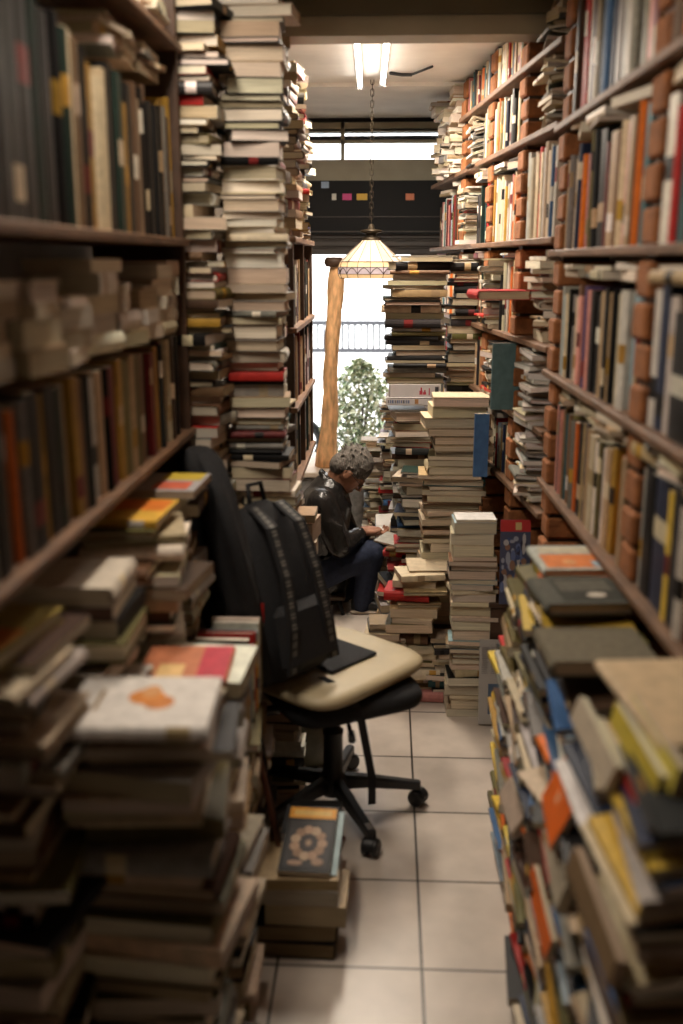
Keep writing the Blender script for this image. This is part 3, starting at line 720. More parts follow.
def book_mesh(cb, pb, d, mtx=None, pmi=0):
    w, h, t_ = d['w'], d['h'], d['t']; col = d['col']
    bt = .0026 if d['hard'] else .0008; s = (.006 if d['hard'] else .0015)*min(1, t_/.03); ins = .0045 if d['hard'] else .0006
    bt = min(bt, t_*.2)
    T = (lambda p: mtx @ Vector(p)) if mtx else (lambda p: Vector(p))
    out = [(w, 0), (0, 0), (-s, t_*.2), (-s*1.5, t_*.5), (-s, t_*.8), (0, t_), (w, t_)]
    inn = [(w, bt), (bt, bt), (bt-s, t_*.24), (bt-s*1.5, t_*.5), (bt-s, t_*.76), (bt, t_-bt), (w, t_-bt)]
    ys = [0, d['b0']*h, min(.97, d['b0']+.16)*h, h] if d['band'] else [0, h]
    base = [cb.add([T((x, y, z)) for x, z in out]) for y in ys]
    bi = [cb.add([T((x, y, z)) for x, z in inn]) for y in (0, h)]
    for i in range(len(ys)-1):
        for j in range(6):
            c = d['band'] if (d['band'] and i == 1 and 1 <= j <= 4) else col
            cb.face([base[i]+j, base[i]+j+1, base[i+1]+j+1, base[i+1]+j], c, smooth=False)
    for j in range(6):
        cb.face([base[0]+j+1, base[0]+j, bi[0]+j, bi[0]+j+1], col); cb.face([base[-1]+j, base[-1]+j+1, bi[1]+j+1, bi[1]+j], col)
    cb.face([base[0], bi[0], bi[1], base[-1]], col); cb.face([base[0]+6, base[-1]+6, bi[1]+6, bi[0]+6], col)
    if d['art']:
        e = .0004
        for k, (x0, x1, y0, y1, ac, *rd) in enumerate(d['art']):
            z = t_+e*(1+k*.3)
            if rd:
                n = cb.add([T(((x0+x1)/2*w+(x1-x0)/2*w*math.cos(q*math.pi/6), (y0+y1)/2*h+(y1-y0)/2*h*math.sin(q*math.pi/6), z)) for q in range(12)]); cb.face([n+q for q in range(12)], ac); continue
            n = cb.add([T(q) for q in ((x0*w, y0*h, z), (x1*w, y0*h, z), (x1*w, y1*h, z), (x0*w, y1*h, z))]); cb.face([n, n+1, n+2, n+3], ac)
    x0, x1, y0, y1, z0, z1 = bt*.5, w-ins, ins, h-ins, bt, t_-bt; pc = d['page']; cv = .003 if d['hard'] else 0
    prof = [(x0, z0), (x1, z0), (x1-cv, (z0+z1)/2), (x1, z1), (x0, z1)]
    a = pb.add([T((x, y0, z)) for x, z in prof]); b_ = pb.add([T((x, y1, z)) for x, z in prof])
    o = d['fl']*3
    for j in (0, 1, 2, 3):
        zz = (prof[j][1], prof[j+1][1])
        u = [(0, zz[0]+o), (0, zz[1]+o), (h, zz[1]+o), (h, zz[0]+o)]
        pb.face([a+j, a+j+1, b_+j+1, b_+j], pc, uv=u, mi=pmi)
    pb.face([a+4, a+3, a+2, a+1, a], pc, uv=[(prof[k][0], prof[k][1]+o) for k in (4, 3, 2, 1, 0)], mi=pmi)
    pb.face([b_, b_+1, b_+2, b_+3, b_+4], pc, uv=[(prof[k][0], prof[k][1]+o) for k in range(5)], mi=pmi)

def stack(phrase, cx, cy, z1, L, W, seed, z0=0.0, face=(4, 3, 3, 0), pal=P_STACK, rot=0, jit=5, jx=.012, th=(.012, .045), drift=None, tilt=0, anchor='top', top=None, redat=None, mid=None, pagecol=None, hardp=.35):
    """flat books piled up. L: extent along X, W: along Y. face weights: (fore edge, head, spine towards the camera, spine towards the aisle)"""
    r = random.Random(seed); z = z0; made = []
    while z < z1-.006:
        t_ = r.uniform(*th) if r.random() < .8 else r.uniform(th[0], th[0]+.010)
        if redat and z <= redat[0] < z+t_: cn = redat[1]
        else: cn = r.choice(pal)
        if z+t_ > z1: t_ = max(.008, z1-z)
        k = r.choices(['fore', 'head', 'spine', 'side'], face)[0]
        if redat and cn == redat[1] and z <= redat[0] < z+t_: k = 'spine'
        ex = L*r.uniform(.86, 1.04); ey = W*r.uniform(.86, 1.05)
        if k in ('fore', 'spine'): h, w = max(ex, ey*.8), ey; base = 0 if k == 'fore' else 0
        else: h, w = ey, ex
        a = math.radians(r.uniform(-jit, jit)+rot)
        if r.random() < .12: a += math.radians(r.choice([-1, 1])*r.uniform(5, 12))
        if k == 'fore': a += math.pi/2*1          # local x -> +y reversed below
        dx, dy = r.gauss(0, jx), r.gauss(0, jx)
        if drift:
            zs = [q[0] for q in drift]
            for q0, q1 in zip(drift, drift[1:]):
                if q0[0] <= z <= q1[0]:
                    f = (z-q0[0])/(q1[0]-q0[0]); dx += q0[1]+f*(q1[1]-q0[1]); break
        # orientation of local x (spine -> fore edge)
        base = {'fore': -math.pi/2, 'spine': math.pi/2, 'head': 0, 'side': 0}[k]
        if k == 'fore': a -= math.pi/2
        if k == 'head' and r.random() < .5: base = math.pi
        if k == 'side': base = 0 if cx > 0 else math.pi
        m = Matrix.Translation((cx+dx, cy+dy, z)) @ Matrix.Rotation(a+base, 4, 'Z') @ Matrix.Rotation(math.radians(tilt), 4, 'Y') @ Matrix.Translation((-w/2, -h/2, 0))
        d = spec(m, w, h, t_-.0008, cn, r.random() < hardp, r, page=pagecol)
        made.append(d); z += t_
    if top:
        for i, tp in enumerate(reversed(top)):
            d = made[-1-(len(top)-1-i)] if len(top) > 1 else made[-1]
            d.update(tp)
            if 'cn' in tp: d['col'] = C[tp['cn']] if 'col' not in tp else tp['col']
    n = len(made)
    ai = None
    if redat:
        for i, d in enumerate(made):
            if d['cn'] == redat[1] and d['m'].translation.z <= redat[0] < d['m'].translation.z+d['t']+.002: ai = i
    for i, d in enumerate(made):
        kd = 'hardback' if d['hard'] else 'paperback'
        if d['label']: pass
        elif anchor == 'top':
            d['label'] = f"{d['cn']} {kd} " + (f"{nth(n-i)} from the top of {phrase}" if i < n-1 else f"on top of {phrase}")
        elif ai is not None:
            k = i-ai
            d['label'] = f"{d['cn']} {kd} in {phrase}" if k == 0 else f"{d['cn']} {kd} {nth(abs(k))} {'above' if k > 0 else 'below'} {redat[1]} one in {phrase}"
        d['group'] = 'books in '+phrase
    return made

def row(phrase, p, u, n, length, z, seed, hh=(.22, .30), ww=(.14, .2), pal=P_ROW, th=(.012, .05), frm='the far end', rev=False, lean=2.0, fixed=None, setback=.012, maxh=None):
    """upright books on a board. p: start on the front line, u along, n into the shelf"""
    r = random.Random(seed); s = 0; made = []; i = 0
    up = Vector((0, 0, 1)); zax = n.cross(up); flip = zax.dot(u) < 0
    la = math.radians(r.uniform(-lean, lean))
    while True:
        t_ = r.uniform(*th); cn = r.choice(pal); hgt = r.uniform(*hh); w = r.uniform(*ww)
        if fixed and i < len(fixed): cn, t_, hgt = fixed[i]
        if s+t_ > length: break
        if r.random() < .12: la = math.radians(r.uniform(-lean, lean)); s += .006
        o = p+u*(s+(t_ if flip else 0))+n*(setback+abs(r.gauss(0, .008)))+up*z
        m = Matrix(((n.x, 0, zax.x, o.x), (n.y, 0, zax.y, o.y), (0, 1, 0, o.z), (0, 0, 0, 1)))
        m = m @ Matrix.Rotation(la*.6, 4, 'X')
        made.append(spec(m, w, hgt, t_-.0008, cn, r.random() < .35, r)); s += t_; i += 1
    N = len(made)
    for k, d in enumerate(made):
        q = N-k if rev else k+1
        d['label'] = f"{d['cn']} book upright, {nth(q)} from {frm} {phrase}"; d['group'] = 'books upright '+phrase
    return made
def rowtop(phrase, p, u, n, length, z, seed, gap, pal=P_STACK, tk=(.01, .03), dens=.85):
    """loose flat books lying on top of an upright row"""
    r = random.Random(seed); s = .02; k = 1
    while s < length-.12:
        L = r.uniform(.15, .22)
        if r.random() < dens:
            top = z+gap*r.uniform(.45, .95); zz = z; c = p+u*(s+L/2)+n*(.085+r.uniform(-.02, .01)); j = 1
            while zz < top-.008:
                t_ = min(r.uniform(*tk), top-zz)
                w = r.uniform(.12, .16)
                a = math.atan2(u.y, u.x)+math.radians(r.uniform(-12, 12))+ (0 if r.random() < .5 else math.pi)
                m = Matrix.Translation((c.x, c.y, zz)) @ Matrix.Rotation(a-math.pi/2, 4, 'Z') @ Matrix.Translation((-w/2, -L/2, 0))
                d = spec(m, w, L, t_-.0006, r.choice(pal), r.random() < .2, r); zz += t_
                d['label'] = f"{d['cn']} book lying {nth(j)} up, {nth(k)} heap, {phrase}"; d['group'] = 'books lying flat, '+phrase; j += 1
            k += 1
        s += L+r.uniform(0, .05)

W_ = Vector
def line(P0, u, s): return Vector((P0.x, P0.y, 0))+u*s

# --- near right bookcase (bays between the brick pillars)
FX0 = {1.925: [('teal', .05, .31), ('orange', .045, .32), ('charcoal', .04, .29), ('tan', .05, .30), ('pink', .03, .29), ('cream', .05, .30), ('brown', .05, .28), ('tan', .08, .29), ('dark red', .03, .27), ('black', .07, .31), ('black', .06, .32), ('olive', .02, .32)],
       1.53: [('dark red', .03, .2), ('pale blue', .05, .29), ('white', .06, .29), ('cream', .05, .28), ('black', .04, .29), ('tan', .04, .28), ('black', .04, .29), ('tan', .05, .28), ('black', .06, .27), ('black', .05, .28), ('pink', .04, .28), ('purple', .05, .29)],
       1.15: [('tan', .04, .27), ('orange', .03, .27), ('mustard', .04, .26), ('mustard', .04, .28), ('tan', .05, .27), ('white', .025, .26), ('dark green', .03, .27), ('olive', .04, .27), ('white', .03, .26), ('cream', .06, .27), ('tan', .06, .28)],
       2.315: [('tan', .05, .38), ('pink', .04, .40), ('olive', .05, .42), ('grey', .06, .40), ('light grey', .04, .38), ('white', .04, .42), ('light grey', .05, .38), ('grey', .05, .40), ('navy', .06, .44), ('blue', .05, .36), ('pale blue', .04, .40)]}
FX1 = {1.925: [('white', .07, .30), ('red', .035, .27), ('teal', .06, .30), ('black', .05, .31)], 1.53: [('white', .05, .30), ('navy', .06, .31), ('light grey', .06, .29), ('black', .14, .26)],
       1.15: [('light grey', .04, .28), ('black', .07, .30), ('navy', .11, .30), ('yellow', .03, .28), ('charcoal', .06, .3)], 2.315: [('brown', .05, .40), ('orange', .05, .40), ('white', .12, .36), ('grey', .05, .36)]}
for z, nm, sd, hh in ((1.925, 'eye level shelf', 11, (.26, .31)), (2.315, 'upper shelf', 12, (.36, .44)), (1.53, 'middle shelf', 13, (.25, .30)), (1.15, 'lowest shelf', 14, (.26, .29))):
    ph0, ph1 = f'{nm} beyond nearer pillar', f'{nm} before nearer pillar'
    row(ph0, line(pA, uA, 1.375), uA, nA, .93, z, sd*10, hh=hh, frm='bricks on', lean=3, ww=(.13, .17), fixed=FX0[z], th=(.015, .05))
    row(ph1, line(pA, uA, 1.25), -uA, nA, 1.10, z, sd*10+1, hh=hh, frm='bricks on', lean=3, ww=(.13, .17), fixed=FX1[z], th=(.02, .06))
    if z < 2.3:
        g_ = .385-.022-hh[1]-.004
        rowtop(ph0, line(pA, uA, 1.375), uA, nA, .93, z+hh[1]+.013, sd*10+5, g_, dens=.95, pal=['cream', 'tan', 'white', 'grey', 'cream', 'tan'])
        rowtop(ph1, line(pA, uA, .12), uA, nA, 1.13, z+hh[1]+.013, sd*10+6, g_, dens=.9, pal=['cream', 'tan', 'white', 'grey', 'cream', 'tan'])
# --- far right bookcase
for z, nm, sd, hh, gap in ((1.0, 'bottom', 21, (.18, .22), .055), (1.30, 'third', 22, (.19, .24), .03), (1.60, 'fourth', 23, (.22, .30), .04), (1.97, 'fifth', 24, (.22, .28), .06), (2.34, 'sixth', 25, (.18, .23), .03), (2.60, 'topmost', 26, (.14, .18), .03)):
    for bi, (s0, ln, bn) in enumerate(((.62, .50, 'nearest bay'), (1.24, .60, 'middle bay'), (1.96, .78, 'farthest bay'))):
        if (bi == 2 and z > 2.3): continue
        if (nm, bi) == ('fourth', 0): ln = .24
        if (nm, bi) == ('fifth', 1): ln = .24
        if (nm, bi) == ('third', 0): ln = .12
        if (nm, bi) == ('sixth', 1): ln = .18
        row(f'{nm} board, {bn}, far bookcase', line(pB, uB, s0), uB, nB, ln, z, sd*10+bi, hh=hh, ww=(.12, .16), frm='far end of', rev=True, th=(.012, .04), pal=P_ROW+['cream', 'white', 'tan'])
        if gap > .03: rowtop(f'{nm} board {bn} far bookcase', line(pB, uB, s0), uB, nB, ln, z+hh[1]+.003, sd*10+bi+5, gap, dens=.7)
# first bay of the far bookcase: magazines and papers
b0 = line(pB, uB, .25)+nB*.11
stack('the leaning magazine stack beside the upper bricks', b0.x-.01, b0.y, 2.775, .17, .22, 301, z0=2.34, face=(2, 4, 1, 3), pal=['grey', 'light grey', 'tan', 'olive', 'brown', 'cream', 'cream', 'charcoal'], th=(.008, .022), jit=6, tilt=-8)
row('fifth board beside the magazine stack', line(pB, uB, .05), uB, nB, .44, 1.97, 302, hh=(.28, .33), ww=(.14, .2), frm='the nearest end of', pal=['white', 'white', 'cream', 'red', 'light grey', 'cream', 'blue'], th=(.018, .04), fixed=None)
stack('the short pile over the ring of white books', b0.x, b0.y, 1.93, .19, .2, 303, z0=1.60, face=(3, 3, 1, 2), pal=['white', 'cream', 'red', 'black', 'light grey', 'tan'], th=(.010, .04), jit=14, jx=.02)
stack('the pile of white pamphlets beside the bricks', b0.x-.045, b0.y-.03, 1.58, .17, .2, 304, z0=1.0, face=(3, 5, 0, 1), pal=['white', 'white', 'light grey', 'cream', 'grey'], th=(.008, .026), jit=12, jx=.014, tilt=4, pagecol=(.70, .65, .60))
# stacks standing on the far end of the right bookcase
stack('the pale pile nearest the pale ceiling', *[q for q in (line(pB, uB, 2.08)+nB*.07).xy], 2.775, .20, .20, 305, z0=2.34, face=(5, 3, 2, 0), pal=['cream', 'white', 'tan', 'cream'])
for k_, (s_, zt) in enumerate(((2.30, 2.70), (2.52, 2.76))):
    q = line(pB, uB, s_)+nB*.06
    stack(['the next pale pile under the far ceiling', 'the pale pile closest to the transom window'][k_], q.x, q.y, zt, .20, .18, 331+k_, z0=2.34, face=(4, 3, 1, 2), pal=['cream', 'white', 'tan', 'grey', 'cream'], jit=12, jx=.015)
q = line(pB, uB, 1.55)+nB*.08
stack('the grey magazines slumped on the sixth board', q.x, q.y, 2.56, .18, .24, 335, z0=2.34, face=(0, 1, 1, 6), pal=['grey', 'light grey', 'charcoal', 'white', 'cream'], tilt=-14, jit=7, th=(.007, .016))
for k_, (s_, z0_, zt) in enumerate(((1.0, 1.60, 1.90), (1.6, 1.97, 2.24), (.85, 1.30, 1.55))):
    q = line(pB, uB, s_)+nB*.045
    stack(['a short pile pushed onto the fourth board', 'a short pile pushed onto the fifth board', 'a short pile pushed onto the third board'][k_], q.x, q.y, zt, .17, .18, 341+k_, z0=z0_, face=(2, 3, 1, 4), jit=12, jx=.012, th=(.008, .03), pal=['white', 'cream', 'grey', 'tan', 'black', 'light grey', 'red'])
# --- near left bookcase
FU = [('black', .05, .36)]*3+[('dark green', .05, .38)]+[('black', .05, .36)]*4+[('olive', .06, .34), ('dark brown', .05, .36), ('olive', .06, .33), ('black', .07, .38), ('black', .06, .40), ('charcoal', .05, .38), ('black', .06, .40), ('dark green', .06, .39), ('black', .05, .38), ('black', .05, .39), ('dark green', .04, .37),
      ('cream', .05, .38), ('brown', .035, .37), ('black', .05, .36), ('mustard', .045, .34), ('cream', .08, .32), ('cream', .04, .35), ('black', .06, .37), ('dark green', .05, .36), ('mustard', .04, .30), ('black', .05, .35), ('brown', .045, .36), ('tan', .05, .33)]
FL = [('black', .05, .29)]*3+[('navy', .05, .29)]+[('black', .05, .28)]*3+[('charcoal', .05, .29), ('navy', .05, .28), ('grey', .04, .28), ('black', .05, .29), ('brown', .05, .28), ('orange', .03, .27), ('grey', .04, .28), ('black', .06, .29), ('mustard', .035, .28), ('black', .06, .29), ('dark green', .04, .28), ('cream', .05, .28), ('mustard', .045, .29), ('brown', .03, .28),
      ('charcoal', .05, .28), ('light grey', .06, .27), ('tan', .05, .28), ('black', .04, .28), ('dark red', .05, .28), ('cream', .03, .28), ('mustard', .045, .29), ('olive', .06, .28), ('tan', .05, .29), ('olive', .05, .28), ('brown', .05, .28)]
row('lower board of dark left bookcase', line(pC, uC, .03), uC, nC, 2.02, 1.375, 411, hh=(.27, .30), ww=(.16, .22), pal=P_LEFT, frm='near end of', th=(.02, .055), lean=2, fixed=FL)
row('upper board of dark left bookcase', line(pC, uC, .03), uC, nC, 2.02, 1.955, 413, hh=(.30, .40), ww=(.16, .22), pal=P_LEFT, frm='near end of', th=(.025, .06), lean=2, fixed=FU)
for s0, ln, bn, sd in ((.03, 1.02, 'near bay', 421), (1.13, .92, 'far bay', 422)):
    rowtop(f'over lower board dark bookcase {bn}', line(pC, uC, s0), uC, nC, ln, 1.375+.313, sd, .225, pal=['cream', 'white', 'white', 'tan', 'cream'], dens=1, tk=(.025, .055))
    rowtop(f'over upper board dark bookcase {bn}', line(pC, uC, s0), uC, nC, ln, 1.955+.405, sd+5, .09, pal=['cream', 'tan', 'grey', 'brown'], dens=.8)
    rowtop(f'on top board dark bookcase {bn}', line(pC, uC, s0), uC, nC, ln, 2.50, sd+9, .25, pal=['cream', 'tan', 'grey', 'brown', 'white', 'charcoal'], dens=1)

# --- tall stacks on the left
stack('blurred tall stack against dark bookcase', -.635, 3.22, 2.76, .22, .22, 501, face=(2, 2, 1, 5), jit=10, jx=.018, redat=(1.70, 'mustard'), anchor='red', th=(.014, .04))
stack('the tall stack behind the office chair', -.435, 3.33, 2.775, .20, .17, 502, face=(7, 2, 2, 0), drift=[(0, .03), (1.1, .03), (1.3, 0), (2.0, -.005), (2.35, .0), (2.78, .0)], jit=5, jx=.012, redat=(1.535, 'red'), anchor='red', th=(.016, .052), hardp=.5,
      pal=['cream']*3+['white']*2+['light grey']*3+['tan']*2+['black']*4+['charcoal']*2+['grey', 'grey', 'dark red', 'dark brown', 'olive'])
stack('the second tall stack, behind the red banded one', -.475, 3.60, 2.74, .20, .2, 503, face=(3, 2, 1, 6), jit=8, redat=(1.9, 'brown'), anchor='red', th=(.012, .04))
stack('the stack of brown spines under the ceiling', -.44, 4.00, 2.60, .185, .2, 504, z0=1.98, face=(1, 1, 1, 7), pal=['dark red', 'brown', 'brown', 'dark brown', 'tan'], th=(.02, .04), jit=4)
stack('the narrow stack on the narrow bookcase', -.455, 4.32, 2.66, .22, .2, 505, z0=1.98, face=(4, 1, 1, 5), jit=9, th=(.012, .035))
stack('the farther stack on the narrow bookcase', -.48, 4.66, 2.5, .22, .2, 506, z0=1.98, face=(4, 1, 1, 5), jit=9, th=(.012, .035))
for z, sd in ((1.02, 511), (1.33, 512), (1.64, 513)):
    row({1.02: 'third board of the narrow bookcase', 1.33: 'second board of the narrow bookcase', 1.64: 'top board of the narrow bookcase'}[z], line(pD, uD, .03), uD, nD, .94, z, sd, hh=(.20, .27), ww=(.12, .16), pal=['black', 'black', 'charcoal', 'black', 'grey', 'dark red', 'cream', 'white', 'dark green', 'tan'], frm='near end of', th=(.02, .05))
stack('the low stack beside the black jacket', -.50, 4.35, 1.0, .20, .2, 521, face=(4, 3, 1, 3), jit=9)
stack('the low stack before the narrow bookcase', -.53, 4.72, .99, .18, .2, 522, face=(4, 3, 1, 3), jit=9)
stack('the block of thick cream volumes beside the jacket', -.352, 3.98, .88, .085, .16, 523, face=(6, 2, 0, 0), pal=['cream', 'tan'], th=(.07, .10), jit=2, jx=.002, hardp=0, pagecol=(.46, .38, .27))

# --- middle: stacks around the end of the aisle
stack('the straight stack under a white sheet', .368, 3.95, .872, .19, .14, 601, face=(8, 1, 1, 0), pal=['cream']*4+['tan', 'brown', 'black', 'pale blue', 'mustard'], jit=3, jx=.006, th=(.014, .05), hardp=.1, pagecol=(.66, .57, .44), top=[dict(cn='white', col=(.72, .70, .68), label='white sheet covered book on top of the straight floor stack')])
stack('the broad leaning stack of yellowed volumes', .315, 4.33, 1.325, .27, .19, 602, face=(8, 2, 1, 0), drift=[(0, -.03), (.7, -.02), (1.33, .01)], top=[dict(cn='cream', col=C['cream'], label='cream open faced book on top of the broad leaning stack')], pal=['cream']*3+['tan', 'brown', 'teal', 'charcoal', 'olive'], jit=5, th=(.015, .05), hardp=.35, pagecol=(.64, .54, .39))
stack('the tall dark stack below the glass lamp', .13, 5.0, 1.915, .29, .2, 603, face=(3, 1, 4, 0), pal=P_DARK, jit=5, th=(.014, .04), jx=.014, hardp=.7, z0=1.30, drift=[(1.3, .025), (1.5, 0.02), (1.75, -.01), (1.80, .03), (1.92, .045)], pagecol=(.46, .38, .27))
stack('the second dark stack beside the first', .395, 5.02, 1.90, .19, .2, 604, face=(3, 1, 4, 0), pal=P_DARK+['white'], jit=5, th=(.014, .04), hardp=.7, pagecol=(.46, .38, .27))
stack('the stack under the white boxes', .135, 5.0, 1.165, .21, .2, 605, face=(5, 2, 2, 0), jit=9, th=(.012, .045), pal=P_STACK)
stack('the uneven stack left of the broad one', .16, 4.62, .93, .20, .18, 606, face=(5, 3, 1, 1), jit=10, th=(.012, .045), jx=.018)
stack('the heap of tilted books beside the jeans', .10, 4.72, .53, .20, .18, 607, face=(4, 3, 2, 1), jit=22, jx=.03, tilt=7, th=(.014, .045), pal=P_STACK+['red', 'pale blue', 'mustard'])
stack('the heap topped by an upturned red book', .155, 4.12, .60, .20, .18, 608, face=(6, 3, 1, 0), jit=12, jx=.02, th=(.015, .05), tilt=3, redat=(.47, 'red'), drift=[(0, .02), (.3, -.03), (.6, .02)], top=[dict(cn='cream', col=C['cream'], label='thick cream volume topping the heap with the red book')], pal=['cream', 'cream', 'tan', 'tan', 'brown', 'pink', 'olive'], pagecol=(.60, .49, .34))
stack('the low pile touching the chair seat', .02, 4.10, .36, .17, .15, 609, face=(6, 3, 1, 0), jit=6, jx=.012, th=(.012, .03), pal=['cream', 'tan', 'grey', 'olive'])
stack('the dark gap pile between floor stacks', .255, 4.08, .30, .08, .14, 610, face=(2, 6, 2, 0), jit=6, pal=['teal', 'black', 'cream', 'charcoal'])
stack('the stack right behind the grey hair', .065, 5.55, .93, .18, .16, 611, face=(6, 2, 2, 0), jit=6, th=(.012, .04), redat=(.62, 'red'))
stack('the stack beyond the open book', -.045, 5.85, .86, .17, .16, 612, face=(6, 2, 2, 0), jit=7, th=(.012, .04))
stack('the stack carrying the red tin', -.055, 6.02, .74, .15, .12, 613, face=(6, 2, 2, 0), jit=7, th=(.012, .04))
stack('the stack against the plant leaves', .045, 6.08, 1.05, .13, .14, 614, face=(6, 2, 2, 0), jit=9, th=(.010, .03), jx=.012)
stack('the stack under a blue book near doorway', .17, 5.5, .98, .16, .2, 615, face=(6, 2, 2, 0), jit=9, th=(.012, .035), redat=(.93, 'blue'))

# --- near right heaps along the aisle
RP_ = [('first heap from the camera', 1.42, 1.12, 701), ('second heap from the camera', 1.72, 1.00, 702), ('third heap from the camera', 2.02, 1.00, 703), ('fourth heap from the camera', 2.28, 1.06, 704), ('heap under the orange map book', 2.52, 1.10, 705), ('heap beyond the map book', 2.80, .93, 706), ('low heap before the posters', 3.08, .66, 707), ('last low heap at the posters', 3.34, .26, 708)]
for nm, y, z1, sd in RP_:
    stack('the '+nm, .475 if y < 3 else (.50 if y < 3.2 else .55), y, z1, .20, .27, sd, face=(0, .4, .3, 9), pal=P_BRIGHT, jit=5, jx=.012, th=(.007, .034), tilt=R.uniform(-12, 10), drift=[(0, .0), (.5, -.01), (.8, .0), (1.3, .03)], hardp=.2)
# --- near left heaps
LP_ = [('broad heap under the white map cover', -.462, 1.76, 1.05, .28, .24, 801, 'W'), ('heap under the pink cover', -.455, 2.14, .985, .23, .22, 802, 'P'), ('near wall heap with the yellow cover', -.70, 1.62, 1.26, .22, .24, 803, 'Y'),
       ('wall heap with the white block', -.66, 1.97, 1.25, .24, .22, 804, 'K'), ('wall heap with the orange cover', -.645, 2.34, 1.29, .25, .24, 805, 'O'), ('wall heap at the bookcase end', -.66, 2.66, 1.30, .24, .22, 806, 'T'), ('lowest heap nearest the camera', -.56, 1.40, .42, .26, .24, 807, ''),
       ('low heap under the leaning spines', -.45, 2.52, .62, .20, .24, 808, ''), ('low heap beside the chair base', -.46, 2.80, .50, .18, .22, 809, '')]
for nm, x, y, z1, L, W, sd, k in LP_:
    top = None
    if k == 'W': top = [dict(cn='white', col=(.66, .62, .58), t=.03, hard=True, label='white covered book with an orange map shape on the broad heap', art=[(.32, .60, .28, .50, (.55, .20, .05), 1), (.42, .72, .36, .62, (.62, .22, .04), 1), (.55, .80, .40, .54, (.60, .30, .12), 1), (.3, .7, .80, .83, (.3, .2, .1))])]
    if k == 'P': top = [dict(cn='pink', col=(.55, .20, .10), label='orange and crimson covered book on the heap beside the backpack', art=[(.0, .34, 0, 1, (.50, .045, .07)), (.5, .8, .55, .98, (.75, .5, .22))])]
    if k == 'Y': top = [dict(cn='yellow', col=(.42, .32, .09), label='yellow covered magazine topping the heap at the left edge', art=[(.1, .5, .05, .3, (.6, .2, .05))])]
    if k == 'K': top = [dict(cn='white', col=(.60, .53, .44), label='thick pale block of paper under the dark left bookcase')]
    if k == 'O': top = [dict(cn='yellow', col=(.68, .40, .06), label='orange and yellow magazine under the dark left bookcase', art=[(.45, .95, .05, .95, (.68, .19, .03))])]
    if k == 'T': top = [dict(cn='light grey', col=(.40, .38, .38), label='grey magazine at the far end under the dark bookcase', art=[(.0, .4, .5, .95, (.6, .45, .06)), (.5, .9, .5, .9, (.60, .14, .08))])]
    stack('the '+nm, x, y, z1, L, W, sd, face=(2, 3, 2, 2), pal=['cream', 'cream', 'tan', 'grey', 'light grey', 'olive', 'charcoal', 'white', 'brown', 'black', 'dark brown'], jit=8, jx=.02, th=(.018, .05), top=top)
# upright spines on the low left heaps
row('low heap beside the swivel chair', Vector((-.355, 2.42, 0)), Vector((0, 1, 0)), Vector((-1, 0, 0)), .50, .625, 820, hh=(.16, .26), ww=(.13, .17), frm='near end on', th=(.010, .032), pal=['red', 'white', 'cream', 'yellow', 'grey', 'black', 'pale blue', 'tan', 'olive'], lean=9)

# the pile of five books on the tiles
r5 = random.Random(91); z = 0
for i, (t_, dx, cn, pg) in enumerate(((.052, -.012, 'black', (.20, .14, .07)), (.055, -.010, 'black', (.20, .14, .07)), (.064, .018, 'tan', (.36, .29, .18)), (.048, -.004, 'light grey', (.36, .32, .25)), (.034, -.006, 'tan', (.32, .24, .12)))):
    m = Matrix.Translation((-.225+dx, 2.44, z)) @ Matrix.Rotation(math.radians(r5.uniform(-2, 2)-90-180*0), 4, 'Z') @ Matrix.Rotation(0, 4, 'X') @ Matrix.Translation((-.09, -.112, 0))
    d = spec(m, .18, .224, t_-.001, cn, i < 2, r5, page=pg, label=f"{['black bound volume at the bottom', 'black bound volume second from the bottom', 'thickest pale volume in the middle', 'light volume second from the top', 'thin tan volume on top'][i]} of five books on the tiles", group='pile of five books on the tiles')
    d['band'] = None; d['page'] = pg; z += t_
# the cover leaning behind it
pz = z
m = Matrix.Translation((-.285, 2.365, .256)) @ Matrix.Rotation(math.radians(-3), 4, 'Z') @ Matrix.Rotation(math.radians(13), 4, 'X')
ART = [(.03, .97, .80, .97, (.60, .27, .03)), (.12, .88, .84, .93, (.62, .40, .12)), (.08, .92, .06, .76, (.03, .028, .03))]
for k_ in range(11): ART.append((.5+.27*math.cos(k_*.571)-.10, .5+.27*math.cos(k_*.571)+.10, .42+.2*math.sin(k_*.571)-.065, .42+.2*math.sin(k_*.571)+.065, ((.36, .23, .15), (.26, .16, .10), (.42, .30, .2))[k_ % 3], 1))
ART += [(.38, .62, .32, .52, (.05, .04, .04), 1), (.44, .56, .37, .47, (.3, .2, .13), 1), (.15, .45, .08, .16, (.34, .22, .15), 1), (.6, .85, .09, .2, (.28, .18, .12), 1)]
d = spec(m, .145, .25, .016, 'black', False, r5, label='black and orange covered book propped behind the pile of five', group=None, art=ART); d['band'] = None
m2 = m @ Matrix.Translation((.012, .01, -.012)); d = spec(m2, .15, .24, .011, 'pale blue', False, r5, label='pale blue edged book propped behind the black and orange cover'); d['band'] = None

stack('the hidden pile behind the five books', -.22, 2.66, .285, .17, .16, 92, jit=4)
